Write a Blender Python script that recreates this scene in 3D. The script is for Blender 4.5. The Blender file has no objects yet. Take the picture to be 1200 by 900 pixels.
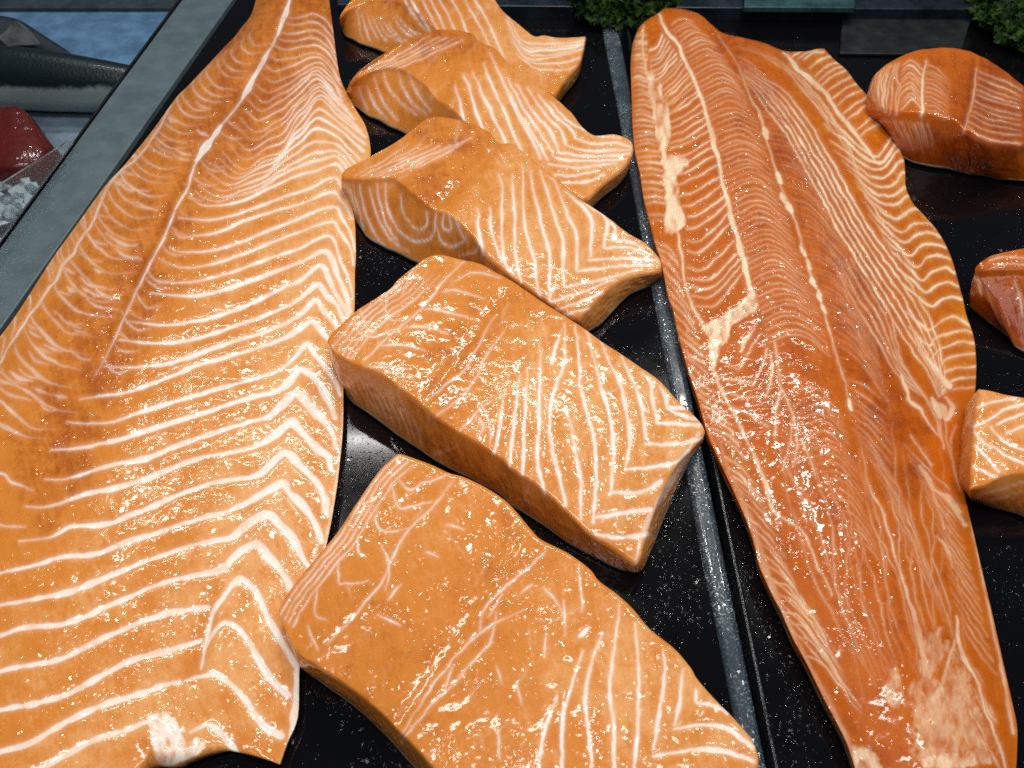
import bpy, math, random
import numpy as np
random.seed(7)
rng = np.random.default_rng(11)
S = bpy.context.scene
COL = S.collection

# ------------------------------------------------------------------ camera model (photo pixels, 1200 x 900)
F = 950.0
PITCH = math.radians(50.4)
H = 0.40
CP, SP = math.cos(PITCH), math.sin(PITCH)

def to_world(px, py, z):
    """point of the plane at height z that the photo shows at pixel (px, py)"""
    px = np.asarray(px, float); py = np.asarray(py, float); z = np.asarray(z, float)
    a = (px - 600.0) / F; b = -(py - 450.0) / F
    dy = CP + b * SP; dz = -SP + b * CP
    t = (z - H) / dz
    return np.stack([a * t, dy * t, z + 0 * t], -1)

def to_px(P):
    x, y, z = P[..., 0], P[..., 1], P[..., 2] - H
    d = y * CP - z * SP
    u = y * SP + z * CP
    return 600 + F * x / d, 450 - F * u / d

# ------------------------------------------------------------------ small maths
_T = rng.random((16, 256, 256))

def vnoise(x, y, k=0):
    x = np.asarray(x, float); y = np.asarray(y, float)
    xi = np.floor(x).astype(int); yi = np.floor(y).astype(int)
    fx = x - xi; fy = y - yi
    fx = fx * fx * (3 - 2 * fx); fy = fy * fy * (3 - 2 * fy)
    T = _T[k % 16]
    a = T[yi & 255, xi & 255]; b = T[yi & 255, (xi + 1) & 255]
    c = T[(yi + 1) & 255, xi & 255]; d = T[(yi + 1) & 255, (xi + 1) & 255]
    return (a * (1 - fx) + b * fx) * (1 - fy) + (c * (1 - fx) + d * fx) * fy

def fbm(x, y, k=0, octv=3):
    s = 0; a = .5; n = 0
    for o in range(octv):
        s = s + a * vnoise(x * 2 ** o + 13.7 * o, y * 2 ** o - 7.1 * o, k + o); n += a; a *= .5
    return s / n

def P(s):
    return np.array([[float(q) for q in p.split(',')] for p in s.split()])

def spline(pts, step=1.0):
    """Catmull-Rom through pts, resampled about every `step` units"""
    pts = np.asarray(pts, float)
    if len(pts) == 1: return pts
    if len(pts) == 2:
        n = max(2, int(np.hypot(*(pts[1] - pts[0])[:2]) / step) + 1)
        return pts[0] + (pts[1] - pts[0]) * np.linspace(0, 1, n)[:, None]
    q = np.vstack([2 * pts[0] - pts[1], pts, 2 * pts[-1] - pts[-2]])
    out = []
    for i in range(1, len(q) - 2):
        n = max(2, int(np.hypot(*(q[i + 1] - q[i])[:2]) / step) + 1)
        t = np.linspace(0, 1, n, endpoint=(i == len(q) - 3))[:, None]
        p0, p1, p2, p3 = q[i - 1], q[i], q[i + 1], q[i + 2]
        out.append(.5 * (2 * p1 + (p2 - p0) * t + (2 * p0 - 5 * p1 + 4 * p2 - p3) * t * t + (3 * p1 - p0 - 3 * p2 + p3) * t ** 3))
    return np.vstack(out)

def resample(pts, n, smooth=True):
    q = spline(pts, 1.0) if smooth else np.asarray(pts, float)
    d = np.r_[0, np.cumsum(np.hypot(*np.diff(q[:, :2], axis=0).T))]
    t = np.linspace(0, d[-1], n)
    return np.stack([np.interp(t, d, q[:, k]) for k in range(q.shape[1])], -1)

# ------------------------------------------------------------------ the drawing of the fish's fat, as a raster per piece
class Raster:
    def __init__(s, x0, y0, x1, y1, sc):
        s.x0, s.y0, s.sc = x0, y0, sc
        s.a = np.zeros((int((y1 - y0) * sc) + 2, int((x1 - x0) * sc) + 2), np.float32)

    def line(s, pts, widths, strength=1.0, soft=2.0, wob=0.5, gain=1.0, halo=.30):
        q = spline(pts, .8)
        n = len(q)
        seed = rng.random() * 200
        t = np.linspace(0, 1, n)
        arc = np.arange(n) * .8
        q = q[:, :2] + wob * np.stack([vnoise(arc / 17 + seed, seed, 1) - .5, vnoise(arc / 17 + seed, seed + 9, 2) - .5], -1) * 2
        w = np.interp(t, np.linspace(0, 1, len(widths)), widths) * gain * (.66 + .68 * vnoise(arc / 13 + seed, 3.3, 3)) / 2
        sg = np.interp(t, np.linspace(0, 1, len(strength)), strength) if np.ndim(strength) else np.full(n, strength)
        sg = sg * (.62 + .52 * vnoise(arc / 15 + seed, 8.1, 4))
        A = s.a; hh, ww = A.shape
        for (x, y), r, g in zip(q, w, sg):
            R = r + soft + 3.2
            cx = (x - s.x0) * s.sc; cy = (y - s.y0) * s.sc; rr = R * s.sc
            i0 = max(0, int(cx - rr)); i1 = min(ww, int(cx + rr) + 2)
            j0 = max(0, int(cy - rr)); j1 = min(hh, int(cy + rr) + 2)
            if i0 >= i1 or j0 >= j1: continue
            X = np.arange(i0, i1)[None, :] - cx; Y = np.arange(j0, j1)[:, None] - cy
            d = np.sqrt(X * X + Y * Y) / s.sc
            v = np.maximum(np.clip((r - d) / soft + .5, 0, 1), halo * np.exp(-(d / (r + 1.8)) ** 2)) * g
            np.maximum(A[j0:j1, i0:i1], v, out=A[j0:j1, i0:i1])

    def poly(s, pts, val=1.0, soft=2.0, ragged=3.0):
        q = spline(np.vstack([pts, pts[:1]]), 2.0)[:, :2]
        x0, y0 = q.min(0) - 8; x1, y1 = q.max(0) + 8
        hh, ww = s.a.shape
        i0, i1 = max(0, int((x0 - s.x0) * s.sc)), min(ww, int((x1 - s.x0) * s.sc))
        j0, j1 = max(0, int((y0 - s.y0) * s.sc)), min(hh, int((y1 - s.y0) * s.sc))
        X, Y = np.meshgrid(np.arange(i0, i1) / s.sc + s.x0, np.arange(j0, j1) / s.sc + s.y0)
        inside = np.zeros(X.shape, bool); d2 = np.full(X.shape, 1e9)
        for a, b in zip(q, np.roll(q, -1, 0)):
            d2 = np.minimum(d2, (X - a[0]) ** 2 + (Y - a[1]) ** 2)
            if a[1] != b[1]:
                c = (a[1] > Y) != (b[1] > Y)
                inside ^= c & (X < (b[0] - a[0]) * (Y - a[1]) / (b[1] - a[1]) + a[0])
        sd = np.where(inside, 1, -1) * np.sqrt(d2) + ragged * 2 * (fbm(X / 5, Y / 8, 5) - .5)
        v = np.clip(sd / soft + .5, 0, 1) * val * np.clip(-.25 + 2.3 * fbm(X / 7, Y / 13, 6), .1, 1.25)
        s.a[j0:j1, i0:i1] = np.maximum(s.a[j0:j1, i0:i1], v)

    def soft(s, strokes, base):
        """weighted mix of broad soft strokes [(pts, radius, value)]"""
        hh, ww = s.a.shape
        X, Y = np.meshgrid(np.arange(ww) / s.sc + s.x0, np.arange(hh) / s.sc + s.y0)
        num = np.full(X.shape, base * .15); den = np.full(X.shape, .15)
        for pts, r, v in strokes:
            d2 = np.full(X.shape, 1e9)
            for x, y in spline(pts, max(3, r / 3))[:, :2]:
                d2 = np.minimum(d2, (X - x) ** 2 + (Y - y) ** 2)
            w = np.exp(-d2 / (r * r)); num += w * v; den += w
        s.a[:] = num / den

    def add(s, strokes):
        hh, ww = s.a.shape
        X, Y = np.meshgrid(np.arange(ww) / s.sc + s.x0, np.arange(hh) / s.sc + s.y0)
        for pts, r, v in strokes:
            d2 = np.full(X.shape, 1e9)
            for x, y in spline(pts, max(2, r / 3))[:, :2]:
                d2 = np.minimum(d2, (X - x) ** 2 + (Y - y) ** 2)
            s.a += v * np.exp(-d2 / (r * r))

    def get(s, px, py):
        hh, ww = s.a.shape
        x = np.clip((px - s.x0) * s.sc, 0, ww - 1.01); y = np.clip((py - s.y0) * s.sc, 0, hh - 1.01)
        i = x.astype(int); j = y.astype(int); fx = x - i; fy = y - j
        A = s.a
        return (A[j, i] * (1 - fx) + A[j, i + 1] * fx) * (1 - fy) + (A[j + 1, i] * (1 - fx) + A[j + 1, i + 1] * fx) * fy

# ------------------------------------------------------------------ scene helpers
def thing(name, label, cat, loc=(0, 0, 0), group=None):
    o = bpy.data.objects.new(name, None); COL.objects.link(o)
    o.location = loc; o['label'] = label; o['category'] = cat
    if group: o['group'] = group
    o.empty_display_size = .01
    return o

def link_mesh(name, V, faces, mat, parent=None, smooth=True, loc=None):
    me = bpy.data.meshes.new(name)
    me.from_pydata([tuple(v) for v in V], [], faces)
    me.update()
    if smooth: me.polygons.foreach_set('use_smooth', [True] * len(me.polygons))
    if mat: me.materials.append(mat)
    o = bpy.data.objects.new(name, me); COL.objects.link(o)
    if parent: o.parent = parent
    if loc is not None: o.location = loc
    return o

def np_mesh(name, V, quads, mat, parent, attrs, ngons=()):
    me = bpy.data.meshes.new(name)
    nq = len(quads)
    extra = sum(len(n) for n in ngons)
    me.vertices.add(len(V)); me.vertices.foreach_set('co', V.astype(np.float32).ravel())
    me.loops.add(nq * 4 + extra)
    li = np.r_[quads.ravel(), np.concatenate([np.asarray(n) for n in ngons])] if ngons else quads.ravel()
    me.loops.foreach_set('vertex_index', li.astype(np.int32))
    me.polygons.add(nq + len(ngons))
    starts = np.arange(nq) * 4
    if ngons:
        st = nq * 4
        for n in ngons:
            starts = np.r_[starts, st]; st += len(n)
    me.polygons.foreach_set('loop_start', starts.astype(np.int32))
    me.update(calc_edges=True)
    me.polygons.foreach_set('use_smooth', np.ones(nq + len(ngons), bool))
    for k, a in attrs.items():
        at = me.attributes.new(k, 'FLOAT', 'POINT'); at.data.foreach_set('value', np.asarray(a, np.float32))
    me.validate()
    me.materials.append(mat)
    o = bpy.data.objects.new(name, me); COL.objects.link(o); o.parent = parent
    return o

# ------------------------------------------------------------------ materials
def new_mat(name):
    m = bpy.data.materials.new(name); m.use_nodes = True
    nt = m.node_tree; nt.nodes.clear()
    out = nt.nodes.new('ShaderNodeOutputMaterial')
    b = nt.nodes.new('ShaderNodeBsdfPrincipled')
    nt.links.new(b.outputs[0], out.inputs[0])
    def N(t, **kw):
        n = nt.nodes.new('ShaderNode' + t)
        for k, v in kw.items():
            if hasattr(n, k): setattr(n, k, v)
            else: n.inputs[k.replace('_', ' ')].default_value = v
        return n
    return m, nt, b, N, nt.links.new

def mixc(N, L, fac, a, b, mode='MIX'):
    n = N('Mix', data_type='RGBA', blend_type=mode)
    for i, v in ((0, fac), (6, a), (7, b)):
        if hasattr(v, 'is_linked'): L(v, n.inputs[i])
        elif i == 0: n.inputs[0].default_value = v
        else: n.inputs[i].default_value = (*v, 1)
    return n.outputs[2]

def math_(N, L, op, a, b=0.0, c=0.0):
    n = N('Math', operation=op)
    for i, v in enumerate((a, b, c)):
        if hasattr(v, 'is_linked'): L(v, n.inputs[i])
        else: n.inputs[i].default_value = v
    return n.outputs[0]

def ramp(N, L, x, lo, hi, a=0., b=1.):
    n = N('MapRange', interpolation_type='SMOOTHSTEP')
    L(x, n.inputs[0])
    for i, v in enumerate((lo, hi, a, b)): n.inputs[i + 1].default_value = v
    return n.outputs[0]

def facets(N, L, tc, field, nrm, layers, gain=1.):
    """a wet film broken into small facets, each with its own tilt, more of them where `field` is high"""
    n6 = N('TexNoise', Scale=900., Detail=1.); L(tc, n6.inputs['Vector'])
    wv = N('VectorMath', operation='MULTIPLY_ADD'); L(n6.outputs['Color'], wv.inputs[0]); wv.inputs[1].default_value = (.0009,) * 3; L(tc, wv.inputs[2])
    for sc_, lo, hi, p0, p1, amp in layers:
        vo = N('TexVoronoi', feature='F1', Scale=sc_); L(wv.outputs[0], vo.inputs['Vector'])
        sp = N('SeparateXYZ'); L(vo.outputs['Color'], sp.inputs[0])
        pick = math_(N, L, 'LESS_THAN', sp.outputs['X'], ramp(N, L, field, lo, hi, p0, p1))
        k_ = math_(N, L, 'MULTIPLY', pick, amp * gain)
        cb = N('CombineXYZ')
        L(math_(N, L, 'MULTIPLY', math_(N, L, 'SUBTRACT', sp.outputs['Y'], .5), k_), cb.inputs['X'])
        L(math_(N, L, 'MULTIPLY', math_(N, L, 'SUBTRACT', sp.outputs['Z'], .5), k_), cb.inputs['Y'])
        ad = N('VectorMath', operation='ADD'); L(nrm, ad.inputs[0]); L(cb.outputs[0], ad.inputs[1])
        nrm = ad.outputs[0]
    no = N('VectorMath', operation='NORMALIZE'); L(nrm, no.inputs[0])
    return no.outputs[0]

def flesh_mat(name, pale, mid, deep, fatc, wet=1.0, rough=.11, glint=1.0):
    m, nt, b, N, L = new_mat(name)
    tc = N('TexCoord').outputs['Object']
    fat = N('Attribute', attribute_name='fat').outputs['Fac']
    tint = N('Attribute', attribute_name='tint').outputs['Fac']
    n1 = N('TexNoise', Scale=95., Detail=4., Roughness=.6); L(tc, n1.inputs['Vector'])
    n2 = N('TexNoise', Scale=700., Detail=3., Roughness=.7); L(tc, n2.inputs['Vector'])
    t = math_(N, L, 'MULTIPLY_ADD', math_(N, L, 'SUBTRACT', n1.outputs[0], .5), .5, tint)
    t = math_(N, L, 'MULTIPLY_ADD', math_(N, L, 'SUBTRACT', n2.outputs[0], .5), .28, t)
    c1 = mixc(N, L, ramp(N, L, t, 0., .5), pale, mid)
    c2 = mixc(N, L, ramp(N, L, t, .5, 1.), c1, deep)
    f = math_(N, L, 'MULTIPLY', fat, math_(N, L, 'MULTIPLY_ADD', n2.outputs[0], .5, .78))
    col = mixc(N, L, math_(N, L, 'MINIMUM', f, .95), c2, fatc)
    L(col, b.inputs['Base Color'])
    b.inputs['Roughness'].default_value = .5
    b.inputs['Specular IOR Level'].default_value = .15
    b.inputs['Subsurface Weight'].default_value = .4
    b.inputs['Subsurface Radius'].default_value = (1, .32, .12)
    b.inputs['Subsurface Scale'].default_value = .0035
    b.inputs['Coat Weight'].default_value = .85 * wet
    b.inputs['Coat Roughness'].default_value = rough
    b.inputs['Coat IOR'].default_value = 1.5
    # grain of the flesh
    bp = N('Bump', Strength=.25, Distance=.0006); L(n2.outputs[0], bp.inputs['Height']); L(bp.outputs[0], b.inputs['Normal'])
    # wet film: small facets with their own tilt, gathered in patches
    n4 = N('TexNoise', Scale=48., Detail=4., Roughness=.65); L(tc, n4.inputs['Vector'])
    n5 = N('TexNoise', Scale=130., Detail=2., Roughness=.5); L(tc, n5.inputs['Vector'])
    bc = N('Bump', Strength=1., Distance=.00022); L(n5.outputs[0], bc.inputs['Height'])
    L(facets(N, L, tc, n4.outputs[0], bc.outputs[0], ((640., .52, .68, .01, .75, .48), (1050., .46, .66, .04, .65, .50)), glint), b.inputs['Coat Normal'])
    return m

M_SAL = flesh_mat('salmon_flesh', (.78, .395, .145), (.66, .228, .030), (.40, .09, .005), (.95, .83, .75))
M_TRO = flesh_mat('red_salmon_flesh', (.68, .245, .016), (.52, .115, .0025), (.29, .042, .001), (.92, .72, .50))
M_TUN = flesh_mat('dark_red_flesh', (.12, .008, .006), (.085, .005, .004), (.045, .003, .002), (.16, .02, .015), glint=.5)

def plain(name, col, rough=.5, metal=0., bump=0., bscale=300., var=.0, coat=0., spec=.5, vscale=40.):
    m, nt, b, N, L = new_mat(name)
    tc = N('TexCoord').outputs['Object']
    n = N('TexNoise', Scale=vscale, Detail=5., Roughness=.65); L(tc, n.inputs['Vector'])
    dark = tuple(c * (1 - var) for c in col); lite = tuple(min(1, c * (1 + var)) for c in col)
    L(mixc(N, L, ramp(N, L, n.outputs[0], .3, .7), dark, lite), b.inputs['Base Color'])
    L(ramp(N, L, n.outputs[0], .3, .7, max(.02, rough * .75), min(1, rough * 1.25)), b.inputs['Roughness'])
    b.inputs['Metallic'].default_value = metal
    b.inputs['Coat Weight'].default_value = coat
    b.inputs['Specular IOR Level'].default_value = spec
    if bump:
        k = N('TexNoise', Scale=bscale, Detail=3., Roughness=.6); L(tc, k.inputs['Vector'])
        bp = N('Bump', Strength=bump, Distance=.001); L(k.outputs[0], bp.inputs['Height']); L(bp.outputs[0], b.inputs['Normal'])
    return m

M_SKIN = plain('fish_skin', (.13, .11, .09), .45, 0, .3, 500, .4)
M_RAIL = plain('grey_plastic', (.085, .125, .145), .45, 0, .05, 200, .1)
M_BLUE = plain('blue_board', (.09, .19, .33), .35, 0, .1, 60, .25)
M_GREYB = plain('grey_blue_board', (.15, .21, .28), .35, 0, .15, 120, .25)

def tray_mat(name, col, speck, thr, rough, spec=.28, coat=.12, p0=.004, p1=.2):
    """black glazed tray: pale flecks and beads of water"""
    m, nt, b, N, L = new_mat(name)
    tc = N('TexCoord').outputs['Object']
    v = N('TexNoise', Scale=900., Detail=2., Roughness=.6); L(tc, v.inputs['Vector'])
    n = N('TexNoise', Scale=25., Detail=4., Roughness=.6); L(tc, n.inputs['Vector'])
    f = math_(N, L, 'MULTIPLY', ramp(N, L, v.outputs[0], thr, thr + .12), ramp(N, L, n.outputs[0], .4, .65, .15, 1.))
    L(mixc(N, L, f, col, speck), b.inputs['Base Color'])
    L(ramp(N, L, n.outputs[0], .3, .7, rough * .7, rough * 1.3), b.inputs['Roughness'])
    k = N('TexNoise', Scale=520., Detail=2., Roughness=.5); L(tc, k.inputs['Vector'])
    h = math_(N, L, 'MULTIPLY', ramp(N, L, k.outputs[0], .62, .76), ramp(N, L, n.outputs[0], .42, .62, 0.05, 1.))
    bp = N('Bump', Strength=.35, Distance=.0008); L(h, bp.inputs['Height']); L(bp.outputs[0], b.inputs['Normal'])
    b.inputs['Specular IOR Level'].default_value = spec
    b.inputs['Coat Weight'].default_value = coat; b.inputs['Coat Roughness'].default_value = .1
    L(facets(N, L, tc, n.outputs[0], N('NewGeometry').outputs['Normal'], ((700., .46, .66, p0, p1, .5),)), b.inputs['Coat Normal'])
    return m

M_TRAY = tray_mat('black_tray', (.003, .003, .004), (.03, .036, .044), .66, .10)
M_LIP = tray_mat('speckled_rim', (.026, .042, .058), (.42, .5, .54), .54, .3, .3, .9, .3, .95)
M_DARKG = plain('dark_grey_mat', (.008, .011, .012), .4, 0, .1, 200, .2)
M_COUNTER = plain('counter_black', (.01, .01, .011), .35, 0, .1, 100, .2)

# ------------------------------------------------------------------ piece of fish: top sheet over a traced outline with its heights, sides down to the tray
def build_piece(name, label, cat, sides, mat, lines, tint, tint_base, bump, heights=(), step=1.15, rings=18, inset=.1,
                group=None, polys=(), relief=.00022, skin=True, warp=1.0, bulge=.0, floor=0.0, edge=.006, feet=(), fibre=1.35, gain=1.15):
    """sides = back (left to right), right (back to front), front (left to right), left (back to front); points are x, y, z of photo pixel and height"""
    B, R, Fr, Lf = [np.asarray(s, float) for s in sides]
    allp = np.vstack([B, R, Fr, Lf])
    x0, y0 = allp[:, :2].min(0) - 60; x1, y1 = allp[:, :2].max(0) + 60
    ln = lambda s: np.hypot(*np.diff(spline(s, 2.)[:, :2], axis=0).T).sum()
    nu = int(max(ln(B), ln(Fr)) / step) + 2; nv = int(max(ln(Lf), ln(R)) / step) + 2
    b, f, l, r = resample(B, nu), resample(Fr, nu), resample(Lf, nv), resample(R, nv)
    u = np.linspace(0, 1, nu)[None, :, None]; v = np.linspace(0, 1, nv)[:, None, None]
    C = (1 - v) * b[None] + v * f[None] + (1 - u) * l[:, None] + u * r[:, None] \
        - ((1 - u) * (1 - v) * b[0] + u * (1 - v) * b[-1] + (1 - u) * v * f[0] + u * v * f[-1])
    W = to_world(C[..., 0], C[..., 1], C[..., 2])
    # distance to the outline in metres, for the rounded shoulders
    du = np.linalg.norm(np.diff(W, axis=1), axis=2).sum(1); dv = np.linalg.norm(np.diff(W, axis=0), axis=2).sum(0)
    U = u[..., 0]; V_ = v[..., 0]
    dL = U * du[:, None]; dR = (1 - U) * du[:, None]; dB = V_ * dv[None]; dF = (1 - V_) * dv[None]
    sh = lambda d, e: np.sqrt(np.clip(1 - (1 - np.clip(d / e, 0, 1)) ** 2, 0, 1))
    prof = sh(dL, edge) * sh(dR, edge) * sh(dB, edge) * sh(dF, edge)
    dz = bump(U, V_) * prof
    hr = Raster(x0, y0, x1, y1, .5)
    hr.add(heights)
    px, py = C[..., 0], C[..., 1]
    dz = dz + hr.get(px, py) * prof
    # soft unevenness of the flesh
    dz = dz + prof * (.0016 * (fbm(W[..., 0] / .022, W[..., 1] / .022, 3) - .5) + .0006 * (fbm(W[..., 0] / .006, W[..., 1] / .006, 6) - .5))
    W[..., 2] += dz
    W[..., 2] = np.maximum(W[..., 2], floor + .0015)
    # outline loop (counter-clockwise seen from above: front left->right, right front->back, back right->left, left back->front)
    idx = np.arange(nu * nv).reshape(nv, nu)
    loop = np.r_[idx[-1, :-1], idx[:0:-1, -1], idx[0, :0:-1], idx[:-1, 0]]
    Vt = W.reshape(-1, 3)
    E = Vt[loop]
    nxt = np.roll(E, -3, 0) - np.roll(E, 3, 0)
    nrm = np.stack([nxt[:, 1], -nxt[:, 0]], -1); nrm /= np.linalg.norm(nrm, axis=1)[:, None] + 1e-9
    k = 15
    nrm = sum(np.roll(nrm, i, 0) for i in range(-k, k + 1)); nrm /= np.linalg.norm(nrm, axis=1)[:, None] + 1e-9
    hgt = E[:, 2] - floor
    rows = []
    # where the photo shows the foot of a cut face, the face leans out (or in) to meet it
    lean = np.zeros((len(E), 2))
    if len(feet):
        lp = np.vstack([C[-1, :-1], C[:0:-1, -1], C[0, :0:-1], C[:-1, 0]])[:, :2]
        ks = []; dl = []
        for tx, ty, bx, by in feet:
            kk = int(np.argmin((lp[:, 0] - tx) ** 2 + (lp[:, 1] - ty) ** 2))
            ks.append(kk); dl.append(to_world(bx, by, floor)[:2] - (E[kk, :2] - nrm[kk] * inset * hgt[kk]))
        o_ = np.argsort(ks); ks = np.array(ks)[o_]; dl = np.array(dl)[o_]
        kx = np.r_[ks[0] - 30, ks, ks[-1] + 30]; dl = np.vstack([[0, 0], dl, [0, 0]])
        for c_ in range(2):
            g_ = np.interp(np.arange(len(E)), kx, dl[:, c_])
            if kx[0] < 0: g_[kx[0]:] = np.interp(np.arange(kx[0], 0), kx, dl[:, c_])
            lean[:, c_] = g_
        for _ in range(5): lean = (np.roll(lean, 1, 0) + lean + np.roll(lean, -1, 0)) / 3
    wn = fbm(E[:, 0] / .012, E[:, 1] / .012, 9) - .5
    for s in np.linspace(0, 1, rings + 1)[1:]:
        q = E.copy()
        q[:, :2] += nrm * (.0005 * math.sin(math.pi * s) * (fbm(np.arange(len(E)) / 5., np.full(len(E), s * 9.), 4) - .5) * 2)[:, None]
        off = -inset * hgt * s + bulge * hgt * math.sin(math.pi * s) + hgt * .10 * wn * math.sin(math.pi * s)
        q[:, :2] += nrm * off[:, None] + lean * s
        q[:, 2] = floor + hgt * (1 - s) + .0008 * s
        rows.append(q)
    V = np.vstack([Vt] + rows)
    n = len(loop); nt_ = len(Vt)
    ring_idx = np.vstack([loop[None]] + [nt_ + i * n + np.arange(n)[None] for i in range(rings)])
    q1 = np.stack([idx[1:, :-1], idx[1:, 1:], idx[:-1, 1:], idx[:-1, :-1]], -1).reshape(-1, 4)
    a = ring_idx[:-1]; c = ring_idx[1:]
    q2 = np.stack([a, c, np.roll(c, -1, 1), np.roll(a, -1, 1)], -1).reshape(-1, 4)
    quads = np.vstack([q1, q2])
    bottom = ring_idx[-1][::-1]
    # fat and tint where the photo shows them
    fr = Raster(x0, y0, x1, y1, 2.0)
    for it in polys: fr.poly(P(it[0]), *it[1:])
    for it in lines: fr.line(*it, gain=gain)
    tr = Raster(x0, y0, x1, y1, .25); tr.soft(tint, tint_base)
    qx, qy = to_px(V)
    wx = warp * (1.6 * (vnoise(qx / 9, qy / 9, 1) - .5) + 3 * (vnoise(qx / 45, qy / 45, 2) - .5) + .8 * (vnoise(qx / 3, qy / 3, 7) - .5))
    wy = warp * (1.6 * (vnoise(qx / 9, qy / 9, 3) - .5) + 3 * (vnoise(qx / 45, qy / 45, 4) - .5) + .8 * (vnoise(qx / 3, qy / 3, 8) - .5))
    fat = fr.get(qx + wx, qy + wy)
    tin = tr.get(qx, qy)
    ca, sa = math.cos(fibre), math.sin(fibre)
    al = qx * ca + qy * sa; ac = -qx * sa + qy * ca
    al = al + 10 * (vnoise(qx / 40, qy / 40, 11) - .5); ac = ac + 14 * (vnoise(qx / 50, qy / 50, 12) - .5)
    tin = tin + .17 * (fbm(al / 26, ac / 2.6, 10, 2) - .5) + .36 * (fbm(qx / 24, qy / 24, 13) - .5) + .16 * (fbm(qx / 5, qy / 5, 14, 2) - .5) + .10 * (rng.random(len(qx)) - .5)
    fat = fat * (.80 + .36 * fbm(al / 14, ac / 2.2, 5, 2))
    # a thin film of pale fat shading into the flesh beside each line
    tin = tin - .18 * np.clip(fat, 0, 1)
    bl_ = fr.a.copy()
    for ax in (0, 1):
        for _ in range(2):
            cs = np.cumsum(np.pad(bl_, [(6, 5), (0, 0)] if ax == 0 else [(0, 0), (6, 5)], mode='edge'), axis=ax)
            bl_ = ((cs[11:] - np.pad(cs, [(1, 0), (0, 0)])[:-12]) if ax == 0 else (cs[:, 11:] - np.pad(cs, [(0, 0), (1, 0)])[:, :-12])) / 11.
            bl_ = bl_[:fr.a.shape[0], :fr.a.shape[1]]
    fr2 = Raster(x0, y0, x1, y1, 2.0); fr2.a = np.ascontiguousarray(bl_)
    V[:nt_, 2] -= relief * (2.4 * fr2.get(qx + wx, qy + wy)[:nt_] + .5 * (tin[:nt_] - tr.get(qx, qy)[:nt_])) * prof.ravel()
    c0 = V[:nt_].mean(0); c0[2] = floor
    t = thing(name, label, cat, tuple(c0), group)
    np_mesh('flesh', V - c0, quads, mat, t, {'fat': fat, 'tint': tin}, [bottom])
    if skin:
        base = V[ring_idx[-1]][::4]; m_ = len(base); nn = nrm[::4]
        lo = base.copy(); lo[:, :2] += nn * .0001; lo[:, 2] = floor + .0003
        hi = base.copy(); hi[:, :2] += nn * .0003; hi[:, 2] = floor + .0024 + .001 * (vnoise(base[:, 0] / .006, base[:, 1] / .006, 2) - .5)
        inn = base.copy(); inn[:, :2] -= nn * .0012; inn[:, 2] = hi[:, 2]
        fs = [(i, (i + 1) % m_, m_ + (i + 1) % m_, m_ + i) for i in range(m_)] + [(m_ + i, m_ + (i + 1) % m_, 2 * m_ + (i + 1) % m_, 2 * m_ + i) for i in range(m_)]
        fs.append(tuple(range(m_))[::-1])
        link_mesh('skin', np.vstack([lo, hi, inn]) - c0, fs, M_SKIN, t)
    return t

def Z(s, *zs):
    """pixel string -> x, y with heights zs spread along it"""
    p = P(s)
    d = np.r_[0, np.cumsum(np.hypot(*np.diff(p, axis=0).T))]; d /= d[-1]
    return np.column_stack([p, np.interp(d, np.linspace(0, 1, len(zs)), zs)])

def lerp_lines(keys, counts, widths, strength, jitter=1.6):
    """lines blended between key lines; counts[i] of them from key i to key i+1"""
    out = []
    rs = [resample(P(k), 24) for k in keys]
    ws = [np.interp(np.linspace(0, 1, 9), np.linspace(0, 1, len(w)), w) for w in widths]
    for i, n in enumerate(counts):
        for j in range(n):
            t = (j + .18 * (rng.random() - .5) * jitter) / n
            out.append((rs[i] * (1 - t) + rs[i + 1] * t + rng.normal(size=2) * .5, list((ws[i] * (1 - t) + ws[i + 1] * t) * rng.uniform(.8, 1.2)), list(np.atleast_1d(strength) * rng.uniform(.7, 1.12)), 1.2, 1.1))
    return out

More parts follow.
